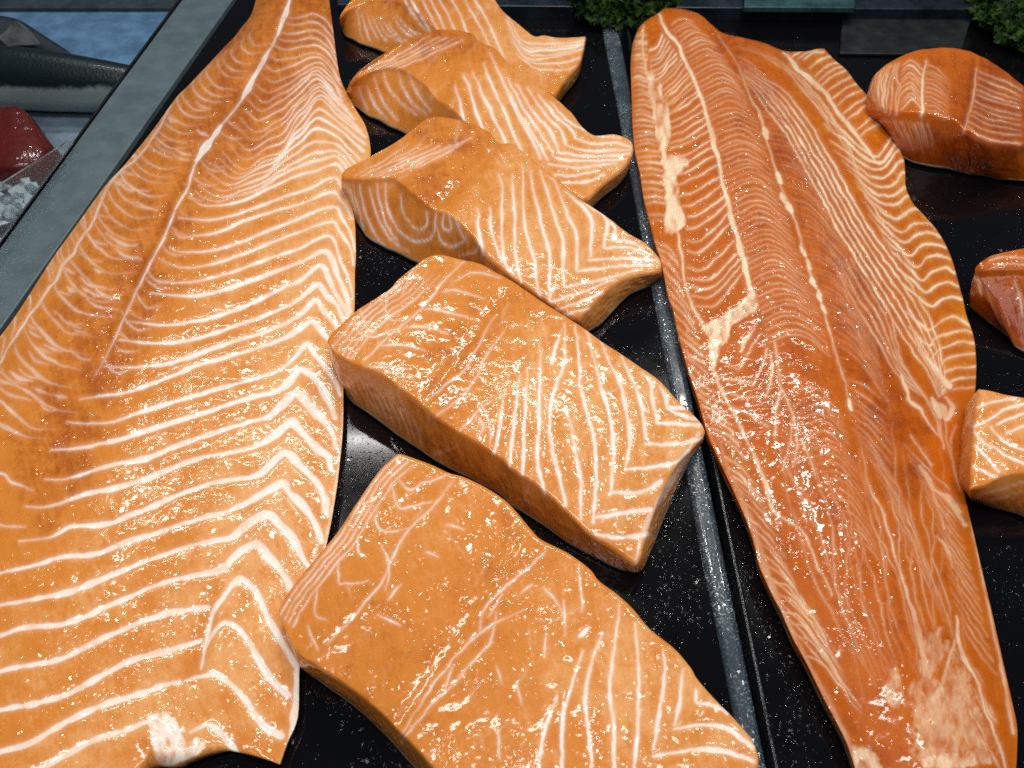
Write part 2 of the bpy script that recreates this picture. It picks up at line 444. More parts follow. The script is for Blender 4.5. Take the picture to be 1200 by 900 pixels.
# ================================================================== LEFT FILLET
FL = []
W_LOW = [1.6, 3.2, 5.0, 6.0, 5.4, 4.0, 4.6, 8.6, 8.6, 6.5]
W_MID = [1.4, 2.4, 3.6, 4.6, 4.6, 3.6, 3.6, 5.5, 5, 4]
W_UP = [1.0, 1.6, 2.2, 2.8, 3.0, 2.8, 2.8, 3.0, 2.8, 2.4]
for s_, w_ in [
    ("-80,950 0,920 52,898 75,885 112,866 150,855 169,847 190,850 215,856", [3, 5, 6, 6, 6, 5, 3]),
    ("222,858 234,852 245,849 260,860 274,877 282,890", [3, 5, 7, 7, 5]),
    ("-80,905 0,881 37,870 75,847 124,825 165,812 190,803 210,799", [3, 5, 6, 6, 6, 4]),
    ("212,800 225,795 240,792 251,790 266,799 286,819 300,839 312,851 330,862", [2, 4, 5, 7, 8, 7, 8]),
    ("-80,855 0,832 37,825 75,814 112,795 157,772 202,761 236,750", [3, 5, 6, 6, 6, 4.5]),
    ("236,784 240,762 247,746 259,731 268,731 280,738 293,754 306,779 323,802 338,815", [3, 3, 4, 6, 7, 7.5, 7, 7]),
    ("-80,808 0,786 34,780 75,771 124,746 180,724 210,716 244,712", [3, 4.5, 5.5, 6, 6, 5]),
    ("238,778 242,748 250,718 264,698 274,684 283,679 300,694 315,724 329,751 346,779", [2, 4, 4.5, 5, 6, 7, 7.5, 7, 6]),
    ("-80,762 0,744 22,737 71,731 112,716 157,697 195,682 225,675 247,671 262,666 277,650 290,641 302,638 313,652 327,666 342,692", W_LOW),
    ("-60,722 0,709 34,703 90,690 142,669 195,649 240,636 270,630 287,617 300,608 315,603 328,616 342,630 352,650 363,668", W_LOW),
    ("-30,680 8,669 40,662 75,652 116,648 157,632 210,615 262,600 285,590 305,580 318,572 332,566 340,577 358,596 370,616 376,634", W_LOW),
    ("22,634 56,631 82,617 128,613 181,591 242,568 272,561 302,556 318,543 335,531 354,548 372,566 380,582 382,602", W_LOW),
    ("30,593 57,593 98,580 151,568 189,553 234,537 280,527 302,522 321,510 335,499 344,495 356,508 372,526 384,534 388,550", W_LOW),
    ("53,561 79,561 125,547 166,538 227,515 287,496 314,488 332,473 347,461 364,477 382,496 391,510 394,524", W_LOW),
    ("60,527 94,525 140,515 178,502 234,485 295,466 325,458 342,444 352,433 370,445 384,466 393,489", W_LOW),
    ("79,496 125,495 178,478 234,462 287,447 325,435 345,418 358,403 370,417 382,431 394,449 399,463", W_MID),
    ("94,468 128,462 162,455 227,430 272,417 317,402 348,387 366,376 378,390 390,402 400,418", W_MID),
    ("121,428 150,430 190,427 217,420 267,403 313,387 348,371 370,352 379,363 391,377 398,389", W_MID),
    ("140,398 178,402 215,400 250,391 287,378 330,362 353,349 373,333 384,347 396,358 402,376", W_MID),
    ("151,376 180,380 210,379 250,371 287,358 330,338 353,327 376,311 392,340 405,361 409,377", W_MID),
    ("176,343 213,346 242,344 281,333 315,320 355,305 382,294 397,326 407,348 411,365", W_MID),
    ("182,328 199,331 233,328 270,319 312,303 349,291 386,277 400,309 410,331 414,348", W_UP),
    ("191,304 205,311 225,313 259,306 304,289 346,273 388,260 398,272 409,288 414,311", W_UP),
    ("199,290 213,295 247,293 276,285 310,271 346,257 389,242 400,256 411,275 416,295", W_UP),
    ("205,272 213,277 233,276 253,272 281,260 315,248 355,237 388,224 400,236 412,256", W_UP),
    ("210,255 225,257 247,257 276,251 300,242 335,229 361,221 390,208 402,222 410,238", W_UP),
    ("222,232 242,241 270,238 293,230 320,217 345,206 370,199 393,192 406,208 414,222", W_UP),
]:
    FL.append((P(s_), w_, [.55, .85, 1, 1, 1, .95, .95, 1, 1, .9]))
FL += lerp_lines(["222,232 242,241 270,238 293,230 320,217 345,206 370,199 393,192 406,208 414,222",
                  "262,178 285,198 310,184 330,175 346,150 358,138 376,116 402,140 428,160",
                  "290,118 305,132 325,122 335,117 345,108 355,98 370,88 385,100 402,120",
                  "318,50 330,56 340,56 350,54 360,52 370,52 380,58 388,68 394,80",
                  "335,8 342,12 350,12 358,10 365,8 372,10 380,14 385,20 390,30"],
                 [7, 6, 6, 5], [W_UP, [.8, 1.4, 2, 2.4, 2.4, 2.4], [.7, 1.1, 1.5, 1.7, 1.6], [.7, 1, 1.2, 1.2], [.7, 1, 1, 1]], [.35, .55, .8, .9, .85, .8])[1:]
# faint hooks by the midline
for i in range(19):
    y = 150 + i * 15.5 + 5 * rng.normal()
    xm = np.interp(y, [27, 60, 114, 152, 195, 241, 309, 344, 405, 460], [330, 314, 285, 255, 230, 208, 176, 159, 130, 100])
    k = rng.uniform(.6, 1.3)
    FL.append((np.array([[xm + 4, y - 12 * k], [xm + 9, y - 3], [xm + 20, y + 4 * k], [xm + 34, y + 3 * k]]), [1, 2.6, 2.6, 1], rng.uniform(.12, .42), 2.0, 1.8))
# left flank, U-shaped lines from the seam
FL += lerp_lines(["298,34 292,44 300,54 314,52", "250,72 244,84 256,100 280,104", "205,112 196,125 205,138 222,145 240,143", "150,168 146,182 158,203 180,215 205,213", "100,234 96,252 108,284 135,305 165,303", "54,315 63,329 74,347 100,366 140,372",
                  "43,334 50,357 64,376 80,390 117,396", "17,394 22,412 36,428 58,444 90,453", "-2,422 14,443 40,460 66,477 100,484", "-30,470 0,470 14,482 38,502 64,504",
                  "-60,520 -20,520 10,520 24,524 40,530"],
                 [5, 5, 7, 7, 4, 1, 3, 1, 1, 2], [[.8, 1.2, 1.4, 1], [.8, 1.4, 1.8, 1], [.8, 1.2, 1.6, 1], [.8, 1.6, 2, 1], [1, 2.2, 2.6, 1], [1.4, 2.6, 3, 2, 1], [1.4, 3, 3.4, 2, 1], [1.4, 3.4, 4, 2.5, 1], [1.4, 3.6, 4, 2.5, 1], [1.4, 3.6, 4, 2.5, 1], [1, 3, 4, 2, 1]], [.15, .42, .5, .3, .08], 2.2)
FL += [(P("-40,560 0,554 12,564 24,568 40,575"), [1.5, 3, 3, 1], .7), (P("-60,610 -20,606 5,616 30,617"), [1.5, 3, 3, 1], .6)]
for k in range(46):
    t = rng.random(); y = 120 + 360 * t
    xs = np.interp(y, [110, 201, 260, 353, 450], [195, 128, 97, 48, -20]); xm = np.interp(y, [114, 195, 309, 405, 480], [284, 230, 176, 130, 92])
    x = xs + (xm - xs) * rng.uniform(.05, .8); l = rng.uniform(6, 22)
    FL.append((np.array([[x - l * .7, y - l * .5], [x, y], [x + l, y + .25 * l]]), [1, rng.uniform(2, 5), 1], rng.uniform(.25, .6), 2.6, 2.5))
# outer edge: little peaks outside the seam
FL += lerp_lines(["200,118 190,122 186,140", "140,182 128,192 132,206", "79,262 70,290 76,306", "30,326 52,313 58,330", "8,370 20,372 14,395", "-40,430 -10,410 -12,440"], [5, 5, 4, 2, 2], [[1.2]] * 6, [.3, .6, .4])
FL.append((P("222,75 185,153 167,177 142,201 128,218 108,260 97,275 87,292 65,327 48,353 17,394 4,416 -20,450"), [1.2, 2.4, 2.4, 3, 3, 2.4, 2], [.25, .5, .7, .6, .6, .6, .4], 1.2, 1.6))
# midline: thin pink line with three pale strips
FL.append((P("342,-5 325,41 314,62 284,116 255,152 231,188 220,222 208,241 193,277 176,309 159,344 141,382 130,405 112,440"), [1.4, 1.6, 1.8, 2, 2, 1.8, 1.4], [.8, .8, .8, .9, .9, .8, .3]))
FL.append((P("343,-12 337,10 332,22 325,40"), [2.4, 4, 5, 3], .9, 1.1, .5))
FL.append((P("316,57 308,72 300,86 292,101 284,115"), [2.4, 5, 5, 6, 3], .9, 1.1, .5))
FL.append((P("259,147 252,158 243,170 236,180 231,188"), [2.4, 5, 7, 7, 4], .9, 1.1, .5))
# silver margin along the belly edge at the bottom
FL.append((P("372,640 360,690 352,740 350,790 346,850 336,890"), [1, 3, 5, 9, 11, 9], .8, 2.2))
FL.append((P("403,480 398,540 388,600 376,660"), [1.5, 3, 3.5, 2], .6))

build_piece('salmon_fillet', 'whole pale orange salmon fillet with broad white chevron stripes, along the left rail', 'salmon fillet',
    (Z("304,-14 322,-18 350,-20 384,-12", .010, .014, .010),
     Z("384,-12 391,40 394,65 400,95 415,125 427,145 433,165 434,183 428,198 410,222 412,240 416,262 417,300 416,320 415,368 408,400 403,445 402,500 398,545 392,590 383,636 372,670 358,720 351,782 349,839 337,870 328,896", .008, .006, .007, .007, .007),
     Z("-190,1070 -60,1050 60,1010 130,950 172,908 180,899 205,899 222,892 245,884 266,880 290,884 315,891 328,896", .012, .012, .010, .007),
     Z("304,-14 300,0 294,18 284,31 275,43 264,54 252,67 235,85 219,102 206,115 177,155 146,193 123,218 88,266 60,305 18,370 -24,426 -90,520 -150,640 -190,800 -190,1070", .008, .012, .014, .016, .016)),
    M_SAL, FL,
    [(P("345,0 300,90 240,190 170,330 110,450 60,550"), 42, .86), (P("230,140 130,300 60,430"), 30, .68), (P("360,10 350,60 330,110"), 45, .78), (P("390,20 396,90"), 16, .75),
     (P("400,150 395,200 385,300 350,450 300,620 260,740"), 45, .12), (P("280,260 250,400 200,520 130,650 60,800"), 50, .34), (P("-60,700 -60,900"), 60, .4), (P("0,600 20,500"), 40, .6),
     (P("100,880 220,830 300,780"), 40, .22), (P("250,690 225,790"), 10, .75), (P("160,880 185,860"), 12, .3)], .42,
    lambda u, v: .011 * np.sin(np.pi * np.clip(u, 0, 1) ** .75) * (.35 + .65 * np.clip(v / .3, 0, 1)),
    heights=[(P("325,41 284,115 231,188 176,309 130,405"), 9, -.0016), (P("250,700 232,800"), 8, -.001), (P("283,690 262,760 250,800"), 12, .0009), (P("190,870 200,885"), 16, .003), (P("370,97 394,165 388,260 366,376 344,495 302,638"), 14, .0009)],
    polys=[("172,838 195,836 208,850 216,868 238,868 232,884 212,893 195,900 182,886 176,864", .95, 3, 2.5)], rings=9, inset=.25, edge=.012, gain=1.08, warp=.6)

# ================================================================== RIGHT FILLET
FR = []
FR.append((P("773,18 782,36 790,46 798,60 806,76 814,94 822,112 828,132 832,144 838,174 844,190 848,214 854,236 858,258 862,272 866,290 872,310 876,330 882,348"), [2, 4, 5, 5, 5, 6, 5, 5, 6, 8, 5], .95, 1.2, 1.2))
FR.append((P("754,30 753,50 755,68 760,90"), [2, 3.5, 4], .6, 2))
FR.append((P("788,262 795,275 797,290 800,305 801,322 805,340 808,352 818,374 827,390"), [2, 4, 3, 4, 3, 4], .85))
FR.append((P("836,424 838,436 846,456 856,476 866,496 875,516 889,544 898,567 905,593 912,604"), [4, 4, 3.5, 5, 4, 5, 6, 5], .75, 1.4))
FR.append((P("905,600 917,606 938,620 950,642 957,663 968,681 974,698"), [2, 3, 3], .6))
FR.append((P("842,41 860,68 868,84 874,100 882,118 890,132 896,154 906,186 912,206 918,224 926,242 934,264 941,290 947,308 953,328 960,344 965,360 972,386 982,420 990,450 996,480"), [1.2, 1.6, 2, 2, 2.5, 2, 1.6], [.3, .6, .7, .8, .8, .7, .5]))
for x, y, r in [(897, 156, 8), (912, 207, 7), (925, 241, 8), (941, 292, 6), (947, 309, 6), (953, 329, 7), (960, 344, 9), (965, 360, 7), (995, 472, 6), (918, 232, 6)]:
    FR.append((np.array([[x - 2, y - 6], [x, y], [x + 3, y + 6]]), [r * .4, r, r * .5], 1.0, 1.2, 1.2))
FR.append((P("1008,510 1020,572 1034,595 1043,630 1050,658 1062,690 1070,720 1078,750 1086,790"), [1, 2, 3, 4, 7, 10], [.3, .6, .6, .6, .5, .5], 2.0, 1.5))
# stripes left of the white patch
FR += lerp_lines(["742,44 749,42 756,42", "741,100 750,98 760,102", "744,178 758,176 772,178", "752,206 765,206 780,208", "758,240 770,238 781,240", "765,270 776,270 786,274"],
                 [11, 13, 4, 4, 3], [[1, 1.6, 1.6]] * 2 + [[1.2, 2, 1.8]] * 4, [.5, .85, .8])
FR += lerp_lines(["768,282 780,288 792,300", "774,305 786,314 798,330", "782,340 796,356 812,380", "800,410 812,418 826,426", "812,446 826,460 842,470", "832,500 850,506 864,520", "846,520 862,534 884,560"],
                 [3, 3, 5, 4, 4, 2], [[1.2, 2, 1.6]] * 7, [.6, .9, .85])
FR += lerp_lines(["850,536 868,548 890,575", "866,575 884,590 905,612", "884,630 905,645 935,690", "905,690 940,720 985,770", "930,745 960,780 1000,830"], [4, 4, 4, 4], [[1.5, 2.2, 1.4]] * 5, [.7, .8, .4])
# stripes between the white patch and the first fat line
FR += lerp_lines(["760,60 768,56 776,40", "766,90 778,82 792,62", "776,118 794,104 810,88", "782,142 800,136 826,118", "788,176 806,170 836,152", "796,202 808,198 840,180", "798,230 812,226 846,206", "806,254 820,250 852,228",
                  "806,296 822,296 854,262", "806,326 834,326 864,296", "812,360 838,358 872,322", "818,372 850,366 884,340"],
                 [5, 6, 5, 4, 3, 2, 2, 3, 2, 3, 1], [[1.4, 1.8, 1.6]] * 4 + [[1.6, 2.2, 2.6, 2]] * 8, [.7, .95, .9])
FR += [(P("838,420 852,424 866,432"), [1.5, 2, 1], .8), (P("840,440 860,444 884,448"), [1.5, 2, 1], .8), (P("850,458 870,464 890,466"), [1.5, 2, 1], .8), (P("858,476 880,486 900,500"), [1.5, 2, 1], .8),
       (P("884,386 874,398 870,410"), [2, 5, 6], .75), (P("868,430 880,408 890,392"), [1.5, 2], .8), (P("884,452 894,430 898,410"), [1.5, 2.2], .8), (P("898,466 904,450 905,430 902,416"), [2, 3, 2.4], .85),
       (P("906,400 912,430 916,455 910,480 908,510"), [1.6, 2.4, 2], .75), (P("914,450 926,475 932,495 934,520 930,545"), [1.6, 2.4, 1.4], .75), (P("930,480 928,500 926,520 918,550"), [1.6, 2], .6),
       (P("940,515 950,540 956,560"), [2, 2.4, 1.4], .8), (P("920,545 940,580 945,610"), [1.4, 2], .5)]
# faint bows between the first fat line and the midline
FR += lerp_lines(["786,30 800,22 812,26", "800,58 822,46 840,52", "815,92 842,80 866,96", "830,136 858,124 884,138", "842,178 872,170 900,188", "852,220 884,208 914,228", "862,266 896,254 930,278", "874,318 910,306 950,336", "890,360 925,350 962,372", "902,410 938,400 976,425", "918,470 955,455 990,490"],
                 [6, 7, 8, 7, 7, 7, 8, 7, 7], [[.9, 1.5, .9]] * 10 + [[.7, 1., .7]], [.45, .62, .35])
# faint slants right of the midline
FR += lerp_lines(["862,66 880,74 900,92", "884,112 904,118 926,140", "906,168 930,176 962,215", "926,225 950,236 990,280", "946,290 970,300 1012,350", "966,345 992,362 1030,420", "985,410 1010,430 1040,475"],
                 [9, 9, 9, 9, 8, 8], [[.7, 1.2, .8]] * 7, [.2, .42, .3])
# the long bundle of parallel lines
for k in range(6):
    o = (k - 2.5) * 5.2
    base = P("868,86 890,97 906,114 920,132 936,153 950,176 966,206 986,242 1010,280 1034,318 1060,362 1082,400 1096,430 1104,462")
    sp = np.interp(np.linspace(0, 1, len(base)), [0, .15, .5, .8, 1], [.35, .9, .95, 1.25, .3])
    FR.append((base + np.stack([o * sp, -.72 * o * sp], -1), [1, 2, 2.4, 2.6, 2, 1.6], [.4, .9, 1, 1, .9, .8], 1.0, .6))
for k in range(5):
    o = k * 6
    FR.append((np.array([[1004 - o * 1.2, 300 + o * .3], [1030 - o, 345 + o * .7], [1046 - o * .7, 378 + o], [1056, 420 + o], [1072 + o, 450 + 1.2 * o], [1096 + o * .4, 478 + 2 * o]]), [1, 1.8, 2, 1.8], .65))
# faint fine lines above the bundle
FR += lerp_lines(["862,52 910,74 975,150 1010,215", "905,62 940,90 985,145 1006,200"], [6], [[.8, 1.6, 1.6, 1.2]] * 2, [.15, .5, .7, .6])
# seam and stripes of the belly flap
FR.append((P("918,62 924,66 938,84 960,102 974,118 986,136 1000,154 1012,170 1025,186"), [3, 6, 8, 6, 4, 5, 4, 3], .9, 1.5, 1.2))
FR += lerp_lines(["928,66 938,60 946,58", "942,70 952,62 964,59", "954,90 970,76 984,72", "968,108 984,96 1002,88", "988,134 1004,120 1020,112", "1002,154 1016,142 1034,134", "1012,170 1028,160 1046,150"],
                 [2, 2, 3, 3, 2, 2], [[1.6, 3, 3]] * 7, [.6, .8, .75])
FR += lerp_lines(["958,128 985,152 1004,170 1025,184 1036,176 1046,162 1052,160", "972,166 1000,186 1020,198 1034,197 1042,190 1050,178 1058,176", "985,190 1012,208 1026,218 1040,221 1050,216 1058,204 1062,204",
                  "1000,206 1018,226 1034,238 1046,240 1054,236 1062,229 1072,236", "1004,218 1020,236 1038,258 1058,272 1072,263 1088,262 1097,268", "1020,250 1036,270 1052,284 1066,299 1078,288 1094,285 1108,288", "1036,276 1050,296 1064,312 1078,328 1094,316 1108,312 1117,318",
                  "1044,316 1060,334 1076,346 1090,358 1102,350 1116,346 1128,350", "1050,345 1064,358 1080,368 1094,376 1106,368 1118,364 1136,374"],
                 [2, 2, 2, 2, 2, 2, 2, 1], [[1.2, 2.6, 3.4, 3.4, 4, 3.6]] * 9, [.4, .8, 1, 1, 1, 1])
FR += [(P("1062,366 1076,378 1086,386 1094,384 1106,374 1120,372 1138,384"), [1, 4, 5, 2, 3, 4, 3], .9), (P("1066,384 1080,398 1090,404 1096,396 1110,392 1128,388 1140,392"), [1.6, 2, 3, 3, 4, 3, 2], .9),
       (P("1092,420 1100,410 1112,406 1126,402 1142,404"), [1.5, 2.5, 3], .85), (P("1098,432 1108,422 1120,418 1142,416"), [2, 3], .85), (P("1108,436 1120,432 1143,430"), [3, 3], .75), (P("1112,448 1124,444 1143,442"), [3, 2.4], .7), (P("1116,456 1143,454"), [1.6], .6),
       (P("1070,392 1080,410 1092,425 1100,438 1112,452"), [1.4, 2, 5, 9, 9], .85, 2), (P("1096,470 1106,480 1110,492 1116,478 1108,466"), [3, 8, 6, 8, 4], .75, 2), (P("1092,466 1098,480 1102,488"), [4, 8, 6], .8, 2),
       (P("1108,490 1110,520 1116,545 1122,570"), [2, 2.5, 2], .55), (P("1120,500 1114,515 1116,540 1124,575"), [2, 2], .45), (P("1068,510 1080,530 1090,545"), [1.5, 2], .55), (P("1056,440 1062,456 1066,470 1078,480 1092,500 1104,515"), [3, 5, 4, 2, 2], .7, 1.6),
       (P("1076,545 1086,560 1094,574 1110,584 1124,600"), [3, 7, 5, 8, 5], .6, 2.2), (P("1094,580 1100,600 1108,618"), [3, 3], .5, 2), (P("1110,585 1120,600 1132,615"), [4, 7, 5], .55, 2.5), (P("1098,628 1110,640 1116,665"), [3, 5, 3], .45, 2.5),
       (P("1136,600 1144,640 1152,680 1166,740 1178,800 1188,860"), [1.5, 2.5, 3, 5, 5, 4], .5, 2)]
# lower half: long wavering strands along the fish
for k in range(20):
    a = k / 19
    x0_ = 905 + 190 * a; x1_ = 1010 + 120 * a
    pts = np.array([[x0_ + 8 * rng.normal(), 520 + 20 * rng.normal()], [x0_ * .66 + x1_ * .34 + 6 * rng.normal(), 610], [x0_ * .4 + x1_ * .6 + 5 * rng.normal(), 700], [x1_ + 5 * rng.normal(), 800 + 20 * rng.normal()]])
    FR.append((pts, [.6, 1.5, 1.5, .8], [.1, rng.uniform(.2, .55), rng.uniform(.2, .55), .15], 1.4, 2.2))
FR += lerp_lines(["985,440 1010,452 1035,470", "1000,500 1022,520 1050,560", "1030,560 1050,590 1080,640", "1060,640 1085,680 1110,740"], [7, 8, 7], [[.8, 1.4, .8]] * 4, [.2, .5, .25])
FR += lerp_lines(["918,470 955,455 990,490", "940,510 970,505 998,530", "965,560 990,565 1015,600", "985,640 1015,650 1045,690"], [5, 6, 7], [[.8, 1.4, .8]] * 4, [.3, .5, .25])
FR += lerp_lines(["1058,520 1080,545 1110,575", "1090,590 1110,620 1136,655", "1110,660 1128,690 1154,730", "1120,730 1140,765 1172,805"], [7, 6, 5], [[.8, 1.6, 1.2]] * 4, [.25, .6, .4])
FR += lerp_lines(["1040,560 1062,600 1080,650", "1075,630 1090,670 1104,720", "1100,690 1116,740 1130,780"], [5, 4], [[.8, 1.6, .8]] * 3, [.15, .5, .2])
FR += lerp_lines(["905,684 925,690 955,730 985,785", "918,716 938,722 968,765 1000,815", "932,745 952,752 982,792 1010,830", "955,790 970,796 990,815 1008,838"], [2, 2, 2], [[1.6, 2.6, 2.4, 1.4]] * 4, [.6, .85, .75, .35])
for k in range(26):
    x = rng.uniform(1072, 1160); y = rng.uniform(770, 880); l = rng.uniform(12, 34)
    FR.append((np.array([[x, y], [x + .22 * l + rng.normal(), y + l * .5], [x + .5 * l, y + l]]), [1, rng.uniform(2, 7), 1], rng.uniform(.25, .6), 3., 2.))
FR += [(P("845,520 852,545 868,580 882,615 892,645 905,690 925,735 960,800 985,850 1005,900"), [3, 6, 9, 10, 10, 7, 4, 5, 9, 16], .32, 4.),
       (P("1120,722 1124,750 1132,775 1146,800 1154,830 1170,870 1178,900"), [3, 6, 5, 4, 4, 3], .7, 1.8), (P("1120,750 1108,790 1095,820"), [4, 5, 8], .6, 3)]
build_piece('red_salmon_fillet', 'whole deep orange fillet with thin pale lines and white fat patches', 'salmon fillet',
    (Z("741,52 748,34 758,24 770,17 778,12 792,12 806,15 820,21 832,32 846,42 870,47 890,51 908,58 924,61 945,60 958,57 966,57", .012, .018, .016, .008),
     Z("966,57 978,70 992,82 1004,98 1018,114 1027,132 1036,150 1050,168 1059,186 1061,205 1062,220 1070,238 1082,251 1096,267 1107,284 1115,302 1121,322 1128,348 1133,370 1141,394 1144,420 1144,442 1142,470 1138,505 1133,529 1128,553 1130,576 1135,600 1142,629 1149,660 1158,698 1167,737 1177,782 1186,822 1192,852 1192,880 1190,910 1184,955", .007, .006, .006, .006, .006),
     Z("1022,955 1080,958 1140,958 1184,955", .008, .012, .008),
     Z("741,52 739,75 740,110 741,145 744,178 750,204 754,232 760,256 768,286 775,308 782,344 788,362 794,390 802,420 810,446 818,470 828,506 838,530 849,553 863,583 875,611 884,639 890,664 906,699 916,718 928,746 945,777 962,812 978,842 992,870 1004,905 1022,955", .010, .010, .010, .010)),
    M_TRO, FR,
    [(P("745,40 760,150 790,300 830,420 880,540"), 28, .42), (P("800,40 860,160 900,280"), 32, .60), (P("860,60 920,180 985,320 1030,440 1060,560"), 26, .78), (P("900,290 930,420 960,560 1000,700"), 45, .62), (P("925,70 1000,170 1050,260"), 28, .42),
     (P("1000,120 1060,220 1110,330 1125,420"), 30, .32), (P("1110,480 1120,540"), 20, .62), (P("1080,640 1140,760"), 30, .55), (P("880,600 940,720 1000,820"), 26, .5), (P("1000,620 1060,760"), 40, .62), (P("1100,820 1120,880"), 40, .45), (P("1030,860 1050,900"), 30, .62)], .5,
    lambda u, v: .0115 * np.sin(np.pi * np.clip(u, 0, 1) ** .85) * (.55 + .45 * np.sin(np.pi * np.clip(v * .9 + .1, 0, 1))),
    heights=[(P("842,41 882,118 912,206 947,308 972,386"), 9, -.0006), (P("773,18 822,112 848,214 876,330"), 8, -.0004), (P("1105,470 1128,553"), 14, -.002), (P("924,66 974,118 1025,186"), 7, -.0006)],
    polys=[("759,84 766,82 772,92 777,110 783,132 785,158 780,182 798,182 806,190 796,208 797,236 803,258 800,268 784,274 779,258 781,234 778,210 774,182 768,158 764,130 760,104", .72, 3.5, 4.),
           ("822,380 842,372 860,360 874,347 882,341 888,352 884,366 870,372 860,380 855,391 850,401 841,408 839,428 834,428 831,404 827,388", .78, 3., 3.5),
           ("1085,745 1100,742 1104,770 1098,800 1120,765 1132,790 1150,830 1166,880 1150,892 1110,892 1080,888 1072,850 1068,810 1082,800 1078,770", .34, 12., 16.),
           ("1044,780 1054,790 1058,815 1048,824 1036,818", .45, 6, 7.), ("1080,888 1120,880 1150,878 1162,893 1120,900 1084,898", .6, 4, 4), ("998,872 1022,880 1034,905 1008,912", .6, 4, 4.)],
    rings=9, inset=.2, edge=.010, gain=.86)
# ================================================================== PORTIONS
GP = 'salmon portions in a row between the two whole fillets'
# ---- portion 1 (top)
L1 = lerp_lines(["462,-20 478,10 500,40", "505,-20 530,25 548,60", "560,-14 590,40 606,80"], [4, 4], [[1.4, 2, 1.8]] * 3, [.6, .85, .8])
L1 += lerp_lines(["592,18 612,46 640,50 684,46", "596,40 618,66 650,66 682,58", "610,72 632,86 660,90 672,86"], [4, 3], [[1.4, 2, 2, 1.6]] * 3, [.5, .8, .8])
L1 += lerp_lines(["418,14 420,30 424,46", "455,26 466,42 480,50", "470,10 490,30 510,38"], [6, 3], [[1, 2, 2]] * 3, [.4, .7, .6])
PORT = []
PORT.append(dict(label='farthest pale salmon portion, cut off by the top edge of the photo', lines=L1,
    sides=(Z("425,-12 455,-36 490,-48 530,-44 562,-26 586,10 597,21 615,36 627,44 638,43 651,46 664,46 687,44", .032, .034, .031, .027, .024, .020), Z("687,44 684,60 679,76 664,95 651,114", .020, .016, .014),
           Z("398,22 412,12 436,3 460,3 486,14 508,34 540,60 570,82 600,98 651,114", .020, .030, .034, .033, .029, .024, .014), Z("425,-12 412,2 404,12 398,22", .032, .026, .020)),
    tint=[(P("480,0 500,-20"), 25, .75), (P("600,40 660,60"), 30, .2), (P("410,25 440,40"), 16, .5)], heights=[(P("480,-25 520,-10"), 10, -.003)], bump=.0025, feet=[(398,22,400,32),(412,12,405,44),(436,3,424,54),(460,3,447,62),(486,14,470,72),(508,34,495,82),(540,60,540,100)]))
# ---- portion 2
L2 = []
for s_ in ["532,98 540,120 548,150", "541,86 553,112 562,140 572,165", "553,84 571,121 586,155 596,180", "566,75 581,111 597,145 610,178", "573,62 590,98 606,132 622,160 632,186",
           "584,84 604,124 622,152 640,187", "594,92 616,130 634,158 648,178", "606,100 626,132 644,152 656,179", "618,104 640,134 656,152 664,171", "632,112 652,136 668,150 675,161", "646,120 662,138 680,150 686,152"]:
    L2.append((P(s_), [1.4, 2.4, 3.2, 2.6], [.6, 1, 1, .9]))
for s_ in ["675,161 693,168 720,166 738,172", "664,171 688,177 718,175 740,176", "656,179 688,184 715,181 738,180", "648,178 650,184 680,190 709,187 730,186", "642,192 677,198 701,193 722,190", "650,205 672,207 700,200", "660,215 688,213 708,204", "686,152 700,158 726,160"]:
    L2.append((P(s_), [2.2, 2.6, 2.4, 1.8], .9))
for s_ in ["449,82 457,103 470,121 488,134", "467,83 473,103 483,121 501,134", "439,92 449,121 465,142", "429,102 436,118 446,134", "420,104 424,116 430,128", "478,86 490,110 506,130", "432,106 442,126 452,140"]:
    L2.append((P(s_), [1, 2.4, 1.6], [.5, .85, .6]))
L2 += lerp_lines(["430,82 462,66 505,42", "470,82 510,66 550,46"], [5], [[1.2, 1.6, 1.2]] * 2, [.4, .6, .4])
PORT.append(dict(label='second salmon portion from the top, its right tip reaching the red fillet', lines=L2,
    sides=(Z("442,72 467,57 501,40 527,37 548,38 556,42 560,48 568,53 581,59 597,76 615,90 630,103 648,114 669,134 679,147 690,157 700,160 720,159 736,165 741,172", .034, .038, .036, .034, .030, .026, .021, .017), Z("741,172 742,177 738,189 727,203 709,217 692,233 683,237", .017, .015, .013, .014, .015),
           Z("408,102 422,93 446,84 466,84 492,98 516,121 540,140 572,166 610,190 650,216 683,237", .022, .030, .034, .034, .032, .028, .022, .015),
           Z("442,72 430,79 418,88 408,102", .034, .030, .022)),
    tint=[(P("480,60 540,50 570,62"), 18, .8), (P("440,95 500,125 540,150"), 20, .55), (P("470,100 500,112"), 10, .25), (P("600,110 700,190"), 40, .22)], heights=[(P("552,40 530,75 520,110"), 9, -.003), (P("490,60 520,50"), 14, .002)], bump=.0025, feet=[(408,102,405,110),(422,93,410,122),(446,84,432,138),(466,84,455,150),(492,98,478,160),(516,121,505,172),(540,140,536,180),(572,166,572,200)]))
